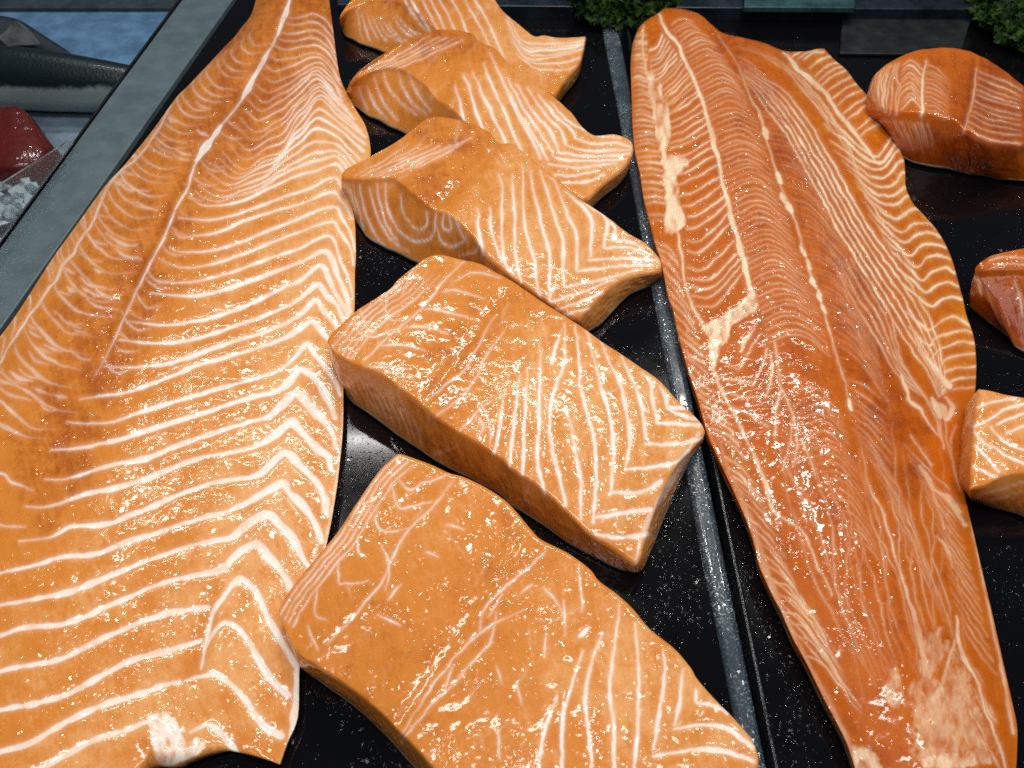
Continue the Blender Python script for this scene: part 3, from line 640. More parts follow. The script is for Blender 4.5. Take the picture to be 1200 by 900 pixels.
# ---- portion 3
L3 = []
for s_ in ["573,243 576,275 587,307", "584,205 587,222 587,270 591,310 600,322", "600,206 600,214 603,257 605,307 612,330", "612,192 613,222 616,262 627,305 631,337 634,346", "622,200 625,219 637,267 645,299 645,326 645,352",
           "633,200 648,243 661,283 661,306 661,335", "645,208 651,214 667,254 677,275 677,315", "662,224 675,235 693,257 693,299", "684,238 709,257 708,289", "706,254 720,268 718,282", "560,245 560,270 566,300"]:
    L3.append((P(s_), [1.4, 2.8, 3.4, 2.8], [.6, 1, 1, .95]))
for s_ in ["661,335 685,331 725,321 745,316", "677,317 720,311 747,310 765,311", "692,304 733,302 771,306", "709,290 741,291 763,299", "719,281 740,284 752,290", "646,352 668,345 693,337 709,329 720,326", "650,362 680,352 705,342", "660,368 690,360"]:
    L3.append((P(s_), [2.4, 2.8, 2.6, 2], .92))
for s_ in ["468,228 472,248 481,263 491,269 500,261 499,248", "451,214 451,236 460,259 474,276 491,282 504,278 509,265 510,250", "432,219 439,246 453,274 468,288 480,294", "420,216 426,246 441,278 450,288", "412,214 416,236 426,268", "440,214 443,232 452,262 466,282",
           "510,262 517,282 527,288 542,284 547,275", "521,250 519,263 525,270 530,265 526,252", "538,299 555,295 562,286", "408,214 411,230 416,252", "534,256 540,270 548,282"]:
    L3.append((P(s_), [1.4, 2.4, 2.4, 1.6], [.6, .85, .85, .7], 1.4))
L3 += lerp_lines(["415,206 445,190 480,168", "440,205 480,188 530,170", "462,206 510,190 560,160"], [4, 4], [[1.2, 1.6, 1.2]] * 3, [.4, .65, .45])
PORT.append(dict(label='third salmon portion from the top, with ring shaped muscle lines on its cut end', lines=L3,
    sides=(Z("439,184 464,170 481,157 496,145 508,139.5 538,141.6 559,149 574,156 580,164 588,169 600,170 616,182 634,197 656,214 677,233 693,243 715,259 733,273 755,286 770,302 774,312", .034, .038, .038, .035, .032, .028, .024, .021, .018), Z("774,312 775,316 769,321 747,325 725,333 709,346 693,363 680,377", .018, .016, .017, .020, .018, .016),
           Z("400,212 422,213 443,213 460,213 471,220 482,230 494,239 507,248 521,252 534,260 547,273 560,287 572,304 600,326 640,354 666,372 680,377", .028, .034, .036, .036, .034, .031, .026, .016),
           Z("439,184 422,193 408,199 401,205 400,212", .034, .031, .028)),
    tint=[(P("510,150 560,170 520,210 490,230"), 22, .78), (P("420,230 470,270 540,290"), 20, .55), (P("485,245"), 12, .38), (P("590,230 660,300 720,310"), 40, .22), (P("430,200 500,175"), 14, .45)],
    heights=[(P("582,166 560,195 520,235"), 8, -.003), (P("510,155 470,190"), 16, .002)], bump=.0025, feet=[(400,212,401,222),(422,213,412,252),(443,213,430,280),(460,213,455,295),(482,230,481,306),(507,248,505,314),(534,260,535,320),(560,287,562,334),(680,377,688,391),(693,363,704,381),(709,346,719,365),(725,333,736,348),(747,325,756,339),(769,321,772,328)]))
# ---- portion 4
L4 = []
for s_ in ["618,432 614,508 613,556", "608,440 602,500 598,545", "632,400 632,450 632,490 630,539 638,577", "661,378 661,422 652,450 645,473 645,515 655,555 663,590", "655,390 646,425", "673,380 677,410 680,456 694,508 699,552 695,604 694,612",
           "663,480 673,521 680,560 680,607", "687,387 704,453 719,508 716,573 715,576", "704,401 716,430 728,456 738,508 733,549", "728,418 749,466 756,515", "752,436 762,449 768,494", "773,452 780,466 781,477", "590,455 586,500 580,530"]:
    L4.append((P(s_), [1.6, 3.2, 4.2, 3.2], [.6, 1, 1, .95]))
for s_ in ["781,477 800,476", "781,478 800,486 818,489", "769,497 795,496 818,497", "756,521 790,520 822,512", "734,550 766,547 793,540 806,528", "716,577 752,577 773,564", "695,606 728,601 762,598", "697,626 728,628 759,626"]:
    L4.append((P(s_), [3, 4.2, 4.6, 4.6], .95))
L4.append((P("818,505 800,540 780,575 760,610 748,645 745,660"), [3, 5, 6, 6, 5], .55, 2.5))
for s_ in ["543,306 519,329 495,359 465,386 426,422", "414,374 420,389 435,395 462,386", "423,362 429,383 440,390", "455,350 452,366 460,376 478,372", "495,362 516,362 540,369 558,376", "519,341 543,341 567,351", "471,383 501,384 525,389", "447,405 471,404 498,410", "429,429 459,431 477,434",
           "531,329 555,321 585,326", "510,489 543,461 567,422 591,389", "497,470 520,452 548,425 580,370", "540,505 560,480 575,470", "560,512 566,500 560,488", "575,520 572,490 560,470", "488,310 476,332 470,350"]:
    L4.append((P(s_), [1.2, 2.2, 1.8, 1.2], [.5, .7, .7, .5], 1.4, 1.4))
for k in range(5):
    L4.append((P("388,406 396,394 417,372 440,354 470,330 492,310") + np.array([5.5 * k + 1, 3.2 * k + 1]), [1, 1.6, 1.4, 1], [.6, .8, .7, .2]))
L4 += lerp_lines(["395,424 400,445 408,462", "470,466 490,495 500,525"], [12], [[.8, 1.4, 1]] * 2, [.3, .5, .4])
PORT.append(dict(label='fourth salmon portion from the top, squarish with a long dark front cut', lines=L4,
    sides=(Z("478,323 490,311 505,301 520,300 540,305 561,309.5 582,320 603,332 635,354 659,369 683,384 707,402 728,415 752,432 773,447 794,470 810,484 822,497 826,506", .040, .038, .036, .033, .029, .025, .021), Z("826,506 824,512 812,526 794,545 773,584 757,633 750,658 742,664", .021, .023, .024, .021, .016),
           Z("387,410 393,418 414,428 444,440 466,456 489,473 511,491 543,512 585,538 600,552 632,573 666,604 690,628 718,646 742,664", .035, .038, .038, .036, .033, .029, .024, .016),
           Z("478,323 465,332 453,344 423,362 405,377 390,391 384,400 387,410", .040, .038, .036, .034)),
    tint=[(P("590,340 550,400 500,470"), 24, .62), (P("440,360 480,340"), 30, .45), (P("400,440 500,520 620,600 740,668"), 14, .62), (P("650,450 780,520 730,600"), 50, .2), (P("430,400"), 20, .35)],
    heights=[(P("590,345 545,410 500,470"), 7, -.0012)], bump=.002, feet=[(387,410,392,424),(393,418,400,452),(414,428,412,472),(444,440,436,489),(466,456,467,512),(511,491,515,544),(543,512,548,560),(585,538,585,580),(632,573,632,614),(666,604,666,638),(690,628,694,652),(718,646,725,668),(742,664,743,672),(750,658,753,668),(757,633,764,643),(773,584,782,598),(794,545,802,553),(812,526,818,525)]))
# ---- portion 5
L5 = []
for k, o in enumerate([4, 10, 16, 23]):
    L5.append((P("326,720 342,690 370,655 395,625 420,587 445,552 466,532") + np.array([o * .78, o * .6]), [1.2, 1.8, 1.8, 1.6, 1.2], .75))
for s_ in ["460,567 465,587 475,596 505,589", "467,560 484,575 498,566 527,558", "442,592 442,615 455,625 480,621", "420,625 420,645 426,650", "397,650 397,680 407,685 432,680", "372,687 370,720 382,727", "532,562 510,592 485,617 460,655 440,690 407,730 385,755",
           "525,614 545,620", "500,647 515,652", "470,685 455,702", "442,722 470,732", "610,670 597,685", "587,697 572,722", "557,740 550,752", "638,645 622,660", "622,685 610,697", "638,651 600,680 571,708 560,745", "613,715 579,729 560,744 530,775 500,815 470,860",
           "580,715 575,750 560,770 530,800", "545,790 500,830 470,870", "640,740 640,770", "638,690 652,705 662,730", "582,860 585,890", "605,800 612,825", "660,705 662,745", "678,660 682,690 680,715", "582,780 590,800", "530,780 520,810", "360,735 372,760", "448,640 456,660 450,690"]:
    L5.append((P(s_), [1.2, 2.4, 2, 1.2], [.5, .75, .75, .5], 1.4, 1.6))
for s_ in ["743,729 747,775 747,838 743,900 740,960", "725,707 719,760 714,813 719,853 718,930", "706,741 694,775 686,822 691,869 694,920", "684,763 669,807 659,844 658,900 654,950", "653,816 641,850 630,900 622,950", "775,760 778,791 771,838 765,878", "799,785 796,822 790,850", "815,807 817,822", "690,735 680,745"]:
    L5.append((P(s_), [1.8, 3.4, 4.4, 4, 3.4], [.7, 1, 1, .95]))
for s_ in ["817,824 840,828 852,834", "790,855 821,850 852,852 883,875", "765,886 809,880 840,878 871,886 884,892", "752,910 800,905 860,908", "745,935 800,932 850,930"]:
    L5.append((P(s_), [3, 4.6, 5, 5], .95))
PORT.append(dict(label='largest, nearest salmon portion, cut off by the lower edge of the photo', lines=L5,
    sides=(Z("466,532 480,536 505,545 527,555 545,560 570,572 596,590 622,620 635,633 666,649 691,667 703,682 725,698 743,715 762,738 790,760 809,782 818,797 840,822 859,841 880,866 890,890", .036, .036, .034, .032, .028, .024, .020), Z("890,890 882,912 835,960 780,1008 720,1035", .020, .022, .022),
           Z("334,728 350,768 375,786 400,802 420,816 450,842 485,878 520,915 600,985 720,1035", .024, .022, .023, .024, .025, .022),
           Z("466,532 445,552 420,587 395,625 370,655 343,688 327,716 334,728", .036, .035, .033, .026)),
    tint=[(P("600,640 540,740 470,840"), 30, .6), (P("420,620 480,580"), 40, .45), (P("350,775 420,820 485,885"), 9, .62), (P("720,780 830,860"), 50, .22), (P("400,700 450,760"), 40, .55)],
    heights=[(P("600,640 530,760 470,850"), 8, -.001)], bump=.0025, feet=[(334,728,336,737),(350,768,354,782),(400,802,403,819),(450,842,454,864),(485,878,484,898),(520,915,520,937)]))
# ---- right-hand three
L6 = lerp_lines(["1026,84 1022,104 1028,126", "1050,74 1042,100 1038,132", "1058,72 1056,92 1062,100 1056,136"], [7, 4], [[1, 1.6, 1.4]] * 3, [.6, .8, .7])
L6 += lerp_lines(["1058,78 1068,72 1082,82", "1056,104 1068,96 1080,110", "1056,134 1068,122 1079,134"], [5, 6], [[.8, 1.5, 1.2]] * 3, [.6, .85, .7])
L6 += [(P("1086,72 1083,90 1081,112 1080,138"), [1.6, 3, 4, 3.4], .9, 1.4), (P("1143,80 1140,110 1133,140 1128,156"), [1.2, 1.8, 1.4], .7)]
L6 += lerp_lines(["1086,76 1098,80 1112,92", "1084,134 1096,136 1110,146"], [11], [[.8, 1.3, .8]] * 2, [.55, .5, .25])
L6 += lerp_lines(["1146,84 1166,94 1196,106", "1140,116 1164,126 1195,132", "1130,152 1152,166 1195,174"], [5, 6], [[.9, 1.4, 1.2]] * 3, [.5, .75, .6])
L6 += lerp_lines(["1032,142 1040,156 1054,178", "1090,146 1094,160 1096,180"], [14], [[1, 1.2, .6]] * 2, [.6, .4, .1])
RIGHT = [dict(label='domed dark orange salmon portion at the upper right, near the parsley corner', lines=L6, mat=M_TRO,
    sides=(Z("1022,92 1036,80 1048,73 1070,64 1098,60 1121,61.5 1141,67 1164,81 1188,100", .022, .034, .036, .030), Z("1188,100 1215,122 1250,150 1275,175", .030, .026, .022),
           Z("1028,132 1047,139 1070,141 1093,145 1113,151 1130,162 1150,177 1175,186 1210,189 1250,191 1275,190", .020, .030, .036, .034, .028, .022, .018, .016), Z("1022,92 1019,106 1023,122 1028,132", .022, .020, .020)),
    tint=[(P("1150,100 1180,150"), 24, .85), (P("1110,80 1120,130"), 20, .68), (P("1045,90 1060,130"), 18, .45), (P("1060,170 1160,195"), 22, .92)], heights=[(P("1142,76 1136,120 1128,156"), 6, -.002)], bump=.005, feet=[(1028,132,1036,152),(1047,139,1054,184),(1070,141,1070,192),(1093,144,1093,197),(1113,151,1115,200),(1150,177,1152,206),(1188,188,1188,212),(1250,192,1250,222)]),
  dict(label='small dark orange salmon portion with a scrap of white skin, at the middle right', mat=M_TRO,
    lines=[(P("1160,306 1180,302 1220,304"), [1.4, 2, 1.6], .7), (P("1164,314 1190,310 1230,312"), [1.4, 2, 1.6], .6), (P("1190,330 1196,350 1200,370"), [1.4, 2], .6), (P("1140,322 1146,330 1150,345"), [4, 6, 4], 1.0, 1.5), (P("1156,340 1170,372 1186,404"), [1.2, 1.6], .4)],
    sides=(Z("1150,309 1160,302 1178,297 1200,293 1230,288 1262,292", .034, .036, .034), Z("1262,292 1275,305 1280,322", .034, .03), Z("1143,322 1153,324 1180,326 1205,330 1240,336 1280,340", .028, .034, .036, .034), Z("1150,309 1143,314 1143,322", .034, .028)),
    tint=[(P("1160,350 1200,390"), 30, .95), (P("1170,308 1220,305"), 14, .5)], bump=.004, feet=[(1150,309,1178,366),(1146,314,1180,380),(1143,322,1183,398),(1153,324,1187,406),(1180,326,1197,413),(1205,330,1207,416),(1240,336,1240,424)]),
  dict(label='pale orange salmon portion with thick white stripes, lowest on the right side', mat=M_SAL,
    lines=[(P(s_), [2.2, 3.2, 3.4, 3], .85) for s_ in ["1146,478 1165,470 1190,466", "1142,500 1158,492 1180,478 1200,474", "1142,506 1156,520 1168,524 1185,536 1210,548", "1143,522 1158,536 1172,552", "1162,500 1172,512 1190,524 1215,530", "1170,496 1190,488 1215,482", "1180,508 1200,500 1225,496", "1140,548 1152,552 1168,558"]]
        + [(P("1140,586 1160,576 1200,566"), [1, 1.6], .5), (P("1150,590 1180,580 1210,575"), [1, 1.6], .4)],
    sides=(Z("1147,456 1162,459 1178,463 1200,467 1230,472 1265,480", .030, .032, .032), Z("1265,480 1272,520 1278,560", .032, .03), Z("1136,574 1155,572 1173,565 1200,563 1235,568 1278,575", .026, .030, .032, .030), Z("1147,456 1144,470 1141,490 1139,520 1137,550 1136,574", .030, .028, .026)),
    tint=[(P("1150,590 1200,592"), 16, .7), (P("1170,480 1180,530"), 30, .25)], bump=.002, feet=[(1136,574,1138,587),(1155,572,1158,594),(1173,565,1182,601),(1200,563,1202,608),(1235,568,1240,616)])]
for d in PORT:
    A = d['bump']
    p_ = np.vstack(d['sides'])[:, :2]; lo_, hi_ = p_.min(0), p_.max(0)
    for k in range(int(10 + (hi_[0] - lo_[0]) / 9)):
        x, y = rng.uniform(lo_, hi_); a_ = rng.choice([1.35, -.6, 2.3]) + .3 * rng.normal(); l = rng.uniform(5, 26)
        d['lines'].append((np.array([[x - l * math.cos(a_), y - l * math.sin(a_)], [x + 2 * rng.normal(), y + 2 * rng.normal()], [x + l * math.cos(a_), y + l * math.sin(a_)]]),
                           [.6, rng.uniform(1.2, 4), .6], rng.uniform(.06, .22), 3., 1.4))
    build_piece('salmon_portion', d['label'], 'salmon portion', d['sides'], d.get('mat', M_SAL), d['lines'], d['tint'], .45, lambda u, v, A=A: A + 0 * u * v,
                heights=d['heights'] + [], group=GP, rings=22, inset=d.get('skirt_inset', .12), bulge=.03, edge=.003, polys=d.get('polys', ()), feet=d.get('feet', ()), gain=1.02)
for d in RIGHT:
    A = d['bump']
    build_piece('salmon_portion', d['label'], 'salmon portion', d['sides'], d['mat'], d['lines'], d['tint'], .5, lambda u, v, A=A: A + 0 * u * v,
                heights=d.get('heights', []), group='salmon portions along the right edge', rings=22, inset=.12, bulge=.05, edge=.004, feet=d.get('feet', ()), gain=.95)

# ================================================================== TRAYS
def slab(name, pxs, z, thick, mat, parent=None, bevel=.001, wz=None):
    W = to_world([p[0] for p in pxs], [p[1] for p in pxs], z if wz is None else np.array(wz))
    n = len(W); lo = W.copy(); lo[:, 2] -= thick
    a = sum(W[i, 0] * W[(i + 1) % n, 1] - W[(i + 1) % n, 0] * W[i, 1] for i in range(n))
    if a < 0: W = W[::-1]; lo = lo[::-1]
    fs = [tuple(range(n)), tuple(range(2 * n - 1, n - 1, -1))] + [(i, n + i, n + (i + 1) % n, (i + 1) % n) for i in range(n)]
    o = link_mesh(name, np.vstack([W, lo]), fs, mat, parent, smooth=False)
    if bevel:
        b = o.modifiers.new('bevel', 'BEVEL'); b.width = bevel; b.segments = 3; b.limit_method = 'ANGLE'
    return o

def rect(name, x0, x1, y0, y1, z0, z1, mat, parent=None, bevel=.001):
    V = [(x, y, z) for z in (z0, z1) for x, y in ((x0, y0), (x1, y0), (x1, y1), (x0, y1))]
    fs = [(3, 2, 1, 0), (4, 5, 6, 7), (0, 1, 5, 4), (1, 2, 6, 5), (2, 3, 7, 6), (3, 0, 4, 7)]
    o = link_mesh(name, V, fs, mat, parent, smooth=False)
    if bevel:
        b = o.modifiers.new('bevel', 'BEVEL'); b.width = bevel; b.segments = 3
    return o

counter = rect('counter', -1.2, 1.2, -.25, 1.6, -.12, -.08, M_COUNTER, bevel=0)
counter['kind'] = 'structure'

tl = thing('display_tray', 'black tray under the pale fillet, with a blue-grey speckled rim', 'tray', (0, 0, 0), 'black display trays')
slab('tray_floor', [(40, 300), (160, 140), (262, -10), (703, -10), (722, 92), (758, 276), (793, 455), (823, 620), (866, 838), (908, 1060), (-420, 1060), (-420, 800), (-140, 560)], -.001, .012, M_TRAY, tl)
# rim: a low bank with a rounded back
def ridge(name, left, right, zl, zm, zr, mat, parent, n=140, m=10):
    l = resample(P(left), n); r = resample(P(right), n)
    rows = []
    for j in range(m + 1):
        t = j / m
        z = zl + (zm - zl) * min(1, t / .25) if t < .25 else (zm if t < .8 else zm + (zr - zm) * (t - .8) / .2)
        q = l * (1 - t) + r * t
        rows.append(to_world(q[:, 0], q[:, 1], np.full(n, z)) + np.stack([0 * q[:, 0], 0 * q[:, 0], .0004 * (fbm(q[:, 0] / 6, q[:, 1] / 6, 4) - .5)], -1))
    bl = rows[0].copy(); bl[:, 2] = -.012; br = rows[-1].copy(); br[:, 2] = -.012
    rows = [bl] + rows + [br]
    V = np.vstack(rows); k = len(rows)
    fs = [(j * n + i, (j + 1) * n + i, (j + 1) * n + i + 1, j * n + i + 1) for j in range(k - 1) for i in range(n - 1)]
    return link_mesh(name, V, fs, mat, parent)
ridge('tray_rim', "697,-12 717,92 752,276 786,455 817,620 860,838 902,1060", "715,-12 736,92 772,276 808,455 841,620 885,838 930,1060", .0005, .0022, .001, M_LIP, tl)
trr = thing('display_tray', 'black tray under the deep orange fillet, right of the speckled rim', 'tray', (0, 0, 0), 'black display trays')
slab('tray_floor', [(722, -10), (744, 92), (780, 276), (816, 455), (849, 620), (893, 838), (938, 1060), (1560, 1060), (1420, -10)], -.0015, .012, M_TRAY, trr)
ridge('tray_rim', "724,-12 745,92 781,276 817,455 850,620 894,838 940,1060", "728,-12 749,92 786,276 822,455 856,620 901,838 948,1060", .001, .003, .001, plain('black_glaze', (.012, .014, .017), .2, 0, .5, 500, .3), trr)

# back ledge, mat and box along the top of the photo
bl = slab('back_ledge', [(395, -60), (395, 5), (860, 9), (1300, 12), (1300, -60)], .012, .02, plain('dark_teal_board', (.005, .012, .02), .35, 0, .2, 80, .5), None)
bl['label'] = 'dark teal ledge running along the back of the black trays'; bl['category'] = 'ledge'
dm = slab('dark_mat', [(988, 13), (1140, 15), (1126, 64), (984, 62)], .002, .003, M_DARKG, None)
dm['label'] = 'plain dark grey mat lying behind the two orange fish pieces at the upper right'; dm['category'] = 'mat'
ib = slab('pale_board', [(874, -30), (1004, -30), (1002, 9), (872, 8)], .018, .0055, plain('pale_teal', (.02, .06, .07), .35, 0, .3, 90, .4), None)
ib['label'] = 'small pale teal board on the dark ledge at the top'; ib['category'] = 'board'

# ================================================================== LEFT: rail, boards, fish, red chunk, pane, ice
rl = thing('divider_rail', 'flat grey plastic rail running diagonally along the left edge of the pale fillet', 'rail', (0, 0, 0))
slab('rail_bar', [(247, -46), (304, -46), (272, 0), (200, 102), (114, 224), (-14, 405), (-160, 610), (-250, 625), (-81, 400), (0, 290), (130, 112), (213, 0)], .004, .058, M_RAIL, rl, .001)
slab('rail_groove', [(243, -46), (245, -46), (211, 0), (128, 112), (-2, 290), (-83, 400), (-253, 625), (-256, 625), (-86, 400), (-5, 290), (125, 112), (208, 0)], .0025, .056, M_COUNTER, rl, 0)

b1 = slab('blue_board', [(-260, 12), (232, 12), (160, 112), (-260, 114)], -.045, .006, M_BLUE, None); b1['label'] = 'blue board under the dark fish at the upper left'; b1['category'] = 'board'
b0 = slab('shelf_strip', [(-260, -60), (248, -60), (226, 9), (-260, 9)], -.040, .02, plain('dark_slate', (.03, .045, .055), .4, 0, .2, 80, .3), None); b0['label'] = 'dark slate strip behind the blue board, along the top left'; b0['category'] = 'shelf'
b2 = slab('grey_board', [(-300, 117), (172, 115), (50, 290), (-200, 640), (-300, 700)], -.050, .006, M_GREYB, None); b2['label'] = 'grey-blue board under the dark red fish chunk'; b2['category'] = 'board'

def fish_mat(name, back, belly, zsplit):
    m, nt, b, N, L = new_mat(name)
    tc = N('TexCoord').outputs['Object']
    sx = N('SeparateXYZ'); L(tc, sx.inputs[0])
    n = N('TexNoise', Scale=60., Detail=5., Roughness=.7); L(tc, n.inputs['Vector'])
    z = math_(N, L, 'MULTIPLY_ADD', n.outputs[0], .012, sx.outputs['Z'])
    L(mixc(N, L, ramp(N, L, z, zsplit, zsplit + .006), belly, back), b.inputs['Base Color'])
    b.inputs['Roughness'].default_value = .38; b.inputs['Metallic'].default_value = .2
    b.inputs['Coat Weight'].default_value = .25; b.inputs['Coat Roughness'].default_value = .08
    k = N('TexNoise', Scale=420., Detail=2.); L(tc, k.inputs['Vector'])
    bp = N('Bump', Strength=.5, Distance=.0008); L(k.outputs[0], bp.inputs['Height']); L(bp.outputs[0], b.inputs['Normal'])
    return m

def loft(name, spine, rad, mat, parent=None, flat=1.0, seg=40, n=80, loc=(0, 0, 0)):
    sp = np.asarray(spine, float); t = np.linspace(0, 1, len(sp)); T = np.linspace(0, 1, n)
    q = np.stack([np.interp(T, t, sp[:, k]) for k in range(3)], -1)
    R = np.interp(T, np.linspace(0, 1, len(rad)), rad)
    for _ in range(6): R[1:-1] = (R[:-2] + 2 * R[1:-1] + R[2:]) / 4; q[1:-1] = (q[:-2] + 2 * q[1:-1] + q[2:]) / 4
    d = np.gradient(q, axis=0); d /= np.linalg.norm(d, axis=1)[:, None]
    up = np.array([0, 0, 1.]); s = np.cross(d, up); s /= np.linalg.norm(s, axis=1)[:, None]; w = np.cross(s, d)
    a = np.linspace(0, 2 * np.pi, seg, endpoint=False)
    V = q[:, None] + R[:, None, None] * (np.cos(a)[None, :, None] * s[:, None] * flat + np.sin(a)[None, :, None] * w[:, None])
    V = V.reshape(-1, 3)
    fs = [(i * seg + j, i * seg + (j + 1) % seg, (i + 1) * seg + (j + 1) % seg, (i + 1) * seg + j) for i in range(n - 1) for j in range(seg)]
    fs += [tuple(range(seg))[::-1], tuple((n - 1) * seg + j for j in range(seg))]
    return link_mesh(name, V - np.asarray(loc), fs, mat, parent)

FISH_A = fish_mat('dark_fish_skin', (.006, .014, .018), (.30, .38, .36), .036)
w = lambda x, y, z: tuple(to_world(x, y, z))
fa = thing('dark_fish', 'dark fish with a glinting silver flank lying across the upper left corner', 'fish', w(0, 100, -.045))
org = np.array(w(0, 100, -.045))
fl_ = loft('body', [w(-240, 94, -.025), w(-100, 92, -.018), w(20, 92, -.017), w(80, 97, -.019), w(150, 104, -.023), w(230, 112, -.03)], [.006, .02, .028, .031, .030, .028, .025, .021, .014], FISH_A, fa, .8, loc=org)
fb = thing('slate_fish', 'slate grey humped fish lying behind the dark fish at the far upper left', 'fish', w(0, 70, -.045))
org = np.array(w(0, 70, -.045))
loft('body', [w(-260, 62, -.02), w(-60, 58, -.012), w(20, 56, -.016), w(70, 70, -.028), w(112, 84, -.040)], [.006, .024, .034, .031, .020, .010, .003], plain('slate_fish_skin', (.018, .026, .036), .65, 0, .3, 200, .5, 0., .2), fb, .7, loc=org)
fin = np.array([w(-6, 40, .006), w(6, 27, .012), w(20, 26, .013), w(32, 36, .008), w(46, 52, .0), w(8, 54, .0)])
fv = np.vstack([fin, fin + np.array([0, .003, 0])]) - org
link_mesh('back_fin', fv, [(0, 5, 4, 3, 2, 1), (6, 7, 8, 9, 10, 11)] + [(i, (i + 1) % 6, 6 + (i + 1) % 6, 6 + i) for i in range(6)], plain('fin', (.05, .06, .07), .45, 0, .3, 300, .4), fb, smooth=False)

build_piece('red_fish_chunk', 'dark red glossy fish chunk at the left edge, behind the clear pane', 'fish chunk',
    (Z("-40,140 -20,132 8,127 22,127 34,134", -.022, -.014, -.016), Z("34,134 45,150 56,164 66,176", -.016, -.024, -.034), Z("-60,196 -20,200 10,201 35,197 56,188 66,176", -.030, -.028, -.029, -.034), Z("-40,140 -52,165 -60,196", -.022, -.030)),
    M_TUN, [(P("5,165 25,160 40,170"), [1, 2, 1], .4)], [(P("0,150 30,180"), 20, .3)], .6, lambda u, v: .006 + 0 * u * v, rings=16, inset=.0, bulge=.1, floor=-.049, edge=.012, skin=False)

gm, gnt, gb, gN, gL = new_mat('clear_pane')
gb.inputs['Base Color'].default_value = (.86, .92, .92, 1); gb.inputs['Roughness'].default_value = .06
gb.inputs['Transmission Weight'].default_value = .93; gb.inputs['IOR'].default_value = 1.12
b_ = [w(92, 166, .010), w(-4, 296, .010), w(-110, 440, .010)]; t_ = [w(88, 164, .014), w(0, 220, .042), w(-110, 290, .068)]
b_ = np.array(b_) - np.array([.003, 0, 0]); t_ = np.array(t_) - np.array([.003, 0, 0]); th = np.array([-.002, .0008, 0])
V = np.vstack([b_, t_, b_ + th, t_ + th])
gp = link_mesh('clear_pane', V, [(0, 3, 4, 1), (1, 4, 5, 2), (6, 7, 10, 9), (7, 8, 11, 10), (3, 9, 10, 4), (4, 10, 11, 5), (0, 1, 7, 6), (1, 2, 8, 7), (0, 6, 9, 3), (2, 5, 11, 8)], gm, None, smooth=False)
gp['label'] = 'low clear plastic pane standing along the outer side of the grey rail'; gp['category'] = 'pane'

# crushed ice behind the pane
im, int_, ib_, iN, iL = new_mat('ice')
ib_.inputs['Base Color'].default_value = (.62, .72, .78, 1); ib_.inputs['Roughness'].default_value = .2; ib_.inputs['Transmission Weight'].default_value = .45; ib_.inputs['IOR'].default_value = 1.31
V = []; Fc = []
for k in range(260):
    x = rng.uniform(-70, 44); y = rng.uniform(214, 300)
    if x > 34 - (y - 236) * .74: continue
    c = np.array(w(x, y, -.044 + .012 * rng.random())); r = rng.uniform(.003, .0065)
    base = len(V)
    for d_ in ((1, 0, 0), (-1, 0, 0), (0, 1, 0), (0, -1, 0), (0, 0, 1), (0, 0, -1), (.7, .7, .5), (-.7, .6, .4)):
        V.append(c + r * (np.array(d_) + .35 * rng.normal(size=3)))
    for f in ((0, 6, 4), (6, 2, 4), (2, 7, 4), (7, 1, 4), (1, 3, 4), (3, 0, 4), (0, 5, 6), (6, 5, 2), (2, 5, 7), (7, 5, 1), (1, 5, 3), (3, 5, 0)): Fc.append(tuple(base + i for i in f))
ice = link_mesh('crushed_ice', V, Fc, im, None, smooth=False)
ice['kind'] = 'stuff'; ice['label'] = 'crushed ice seen through the clear pane at the left edge'; ice['category'] = 'ice'

# ================================================================== PARSLEY
lm, lnt, lb, lN, lL = new_mat('parsley_leaf')
tc = lN('TexCoord').outputs['Object']; n = lN('TexNoise', Scale=110., Detail=3.); lL(tc, n.inputs['Vector'])
lL(mixc(lN, lL, ramp(lN, lL, n.outputs[0], .35, .65), (.003, .016, .002), (.024, .062, .006)), lb.inputs['Base Color'])
lb.inputs['Specular IOR Level'].default_value = .15; lb.inputs['Roughness'].default_value = .55; lb.inputs['Subsurface Weight'].default_value = .0
stem_m = plain('parsley_stem', (.05, .10, .02), .5)
def parsley(label, cx, cy, rx, ry, hgt, count):
    c = np.array(w(cx, cy, 0)); t = thing('parsley_bunch', label, 'parsley', tuple(c), 'parsley garnish')
    V = []; Fc = []; SV = []; SF = []
    for k in range(count):
        a = rng.uniform(0, 2 * np.pi); r = math.sqrt(rng.random())
        x = rx * r * math.cos(a); y = ry * r * math.sin(a)
        z = .006 + hgt * (1 - r * r * .8) * rng.uniform(.35, 1.1)
        p = np.array([x, y, z]) + rng.normal(size=3) * .002
        nrm = np.array([x / rx, y / ry, .8]) + rng.normal(size=3) * .55; nrm /= np.linalg.norm(nrm)
        t1 = np.cross(nrm, rng.normal(size=3)); t1 /= np.linalg.norm(t1); t2 = np.cross(nrm, t1)
        s = rng.uniform(.003, .0072); m = 11
        b = len(V); V.append(p)
        for j in range(m):                                     # frilled lobed leaflet
            an = 2 * np.pi * j / m
            rr = s * (1.15 if j % 2 == 0 else .62) * rng.uniform(.8, 1.2)
            V.append(p + rr * (math.cos(an) * t1 + math.sin(an) * t2) + nrm * s * (.45 * rng.normal() - .15))
        Fc += [(b, b + 1 + j, b + 1 + (j + 1) % m) for j in range(m)]
        if k % 6 == 0:
            q0 = np.array([x * .3, y * .3, .002]); e = np.array([.0006, 0, 0]); g = np.array([0, .0006, 0]); b = len(SV)
            SV += [q0 - e, q0 + e, q0 + g, p - e * .5, p + e * .5, p + g * .5]
            SF += [(b, b + 1, b + 4, b + 3), (b + 1, b + 2, b + 5, b + 4), (b + 2, b, b + 3, b + 5)]
    link_mesh('leaves', V, Fc, lm, t); link_mesh('stems', SV, SF, stem_m, t)
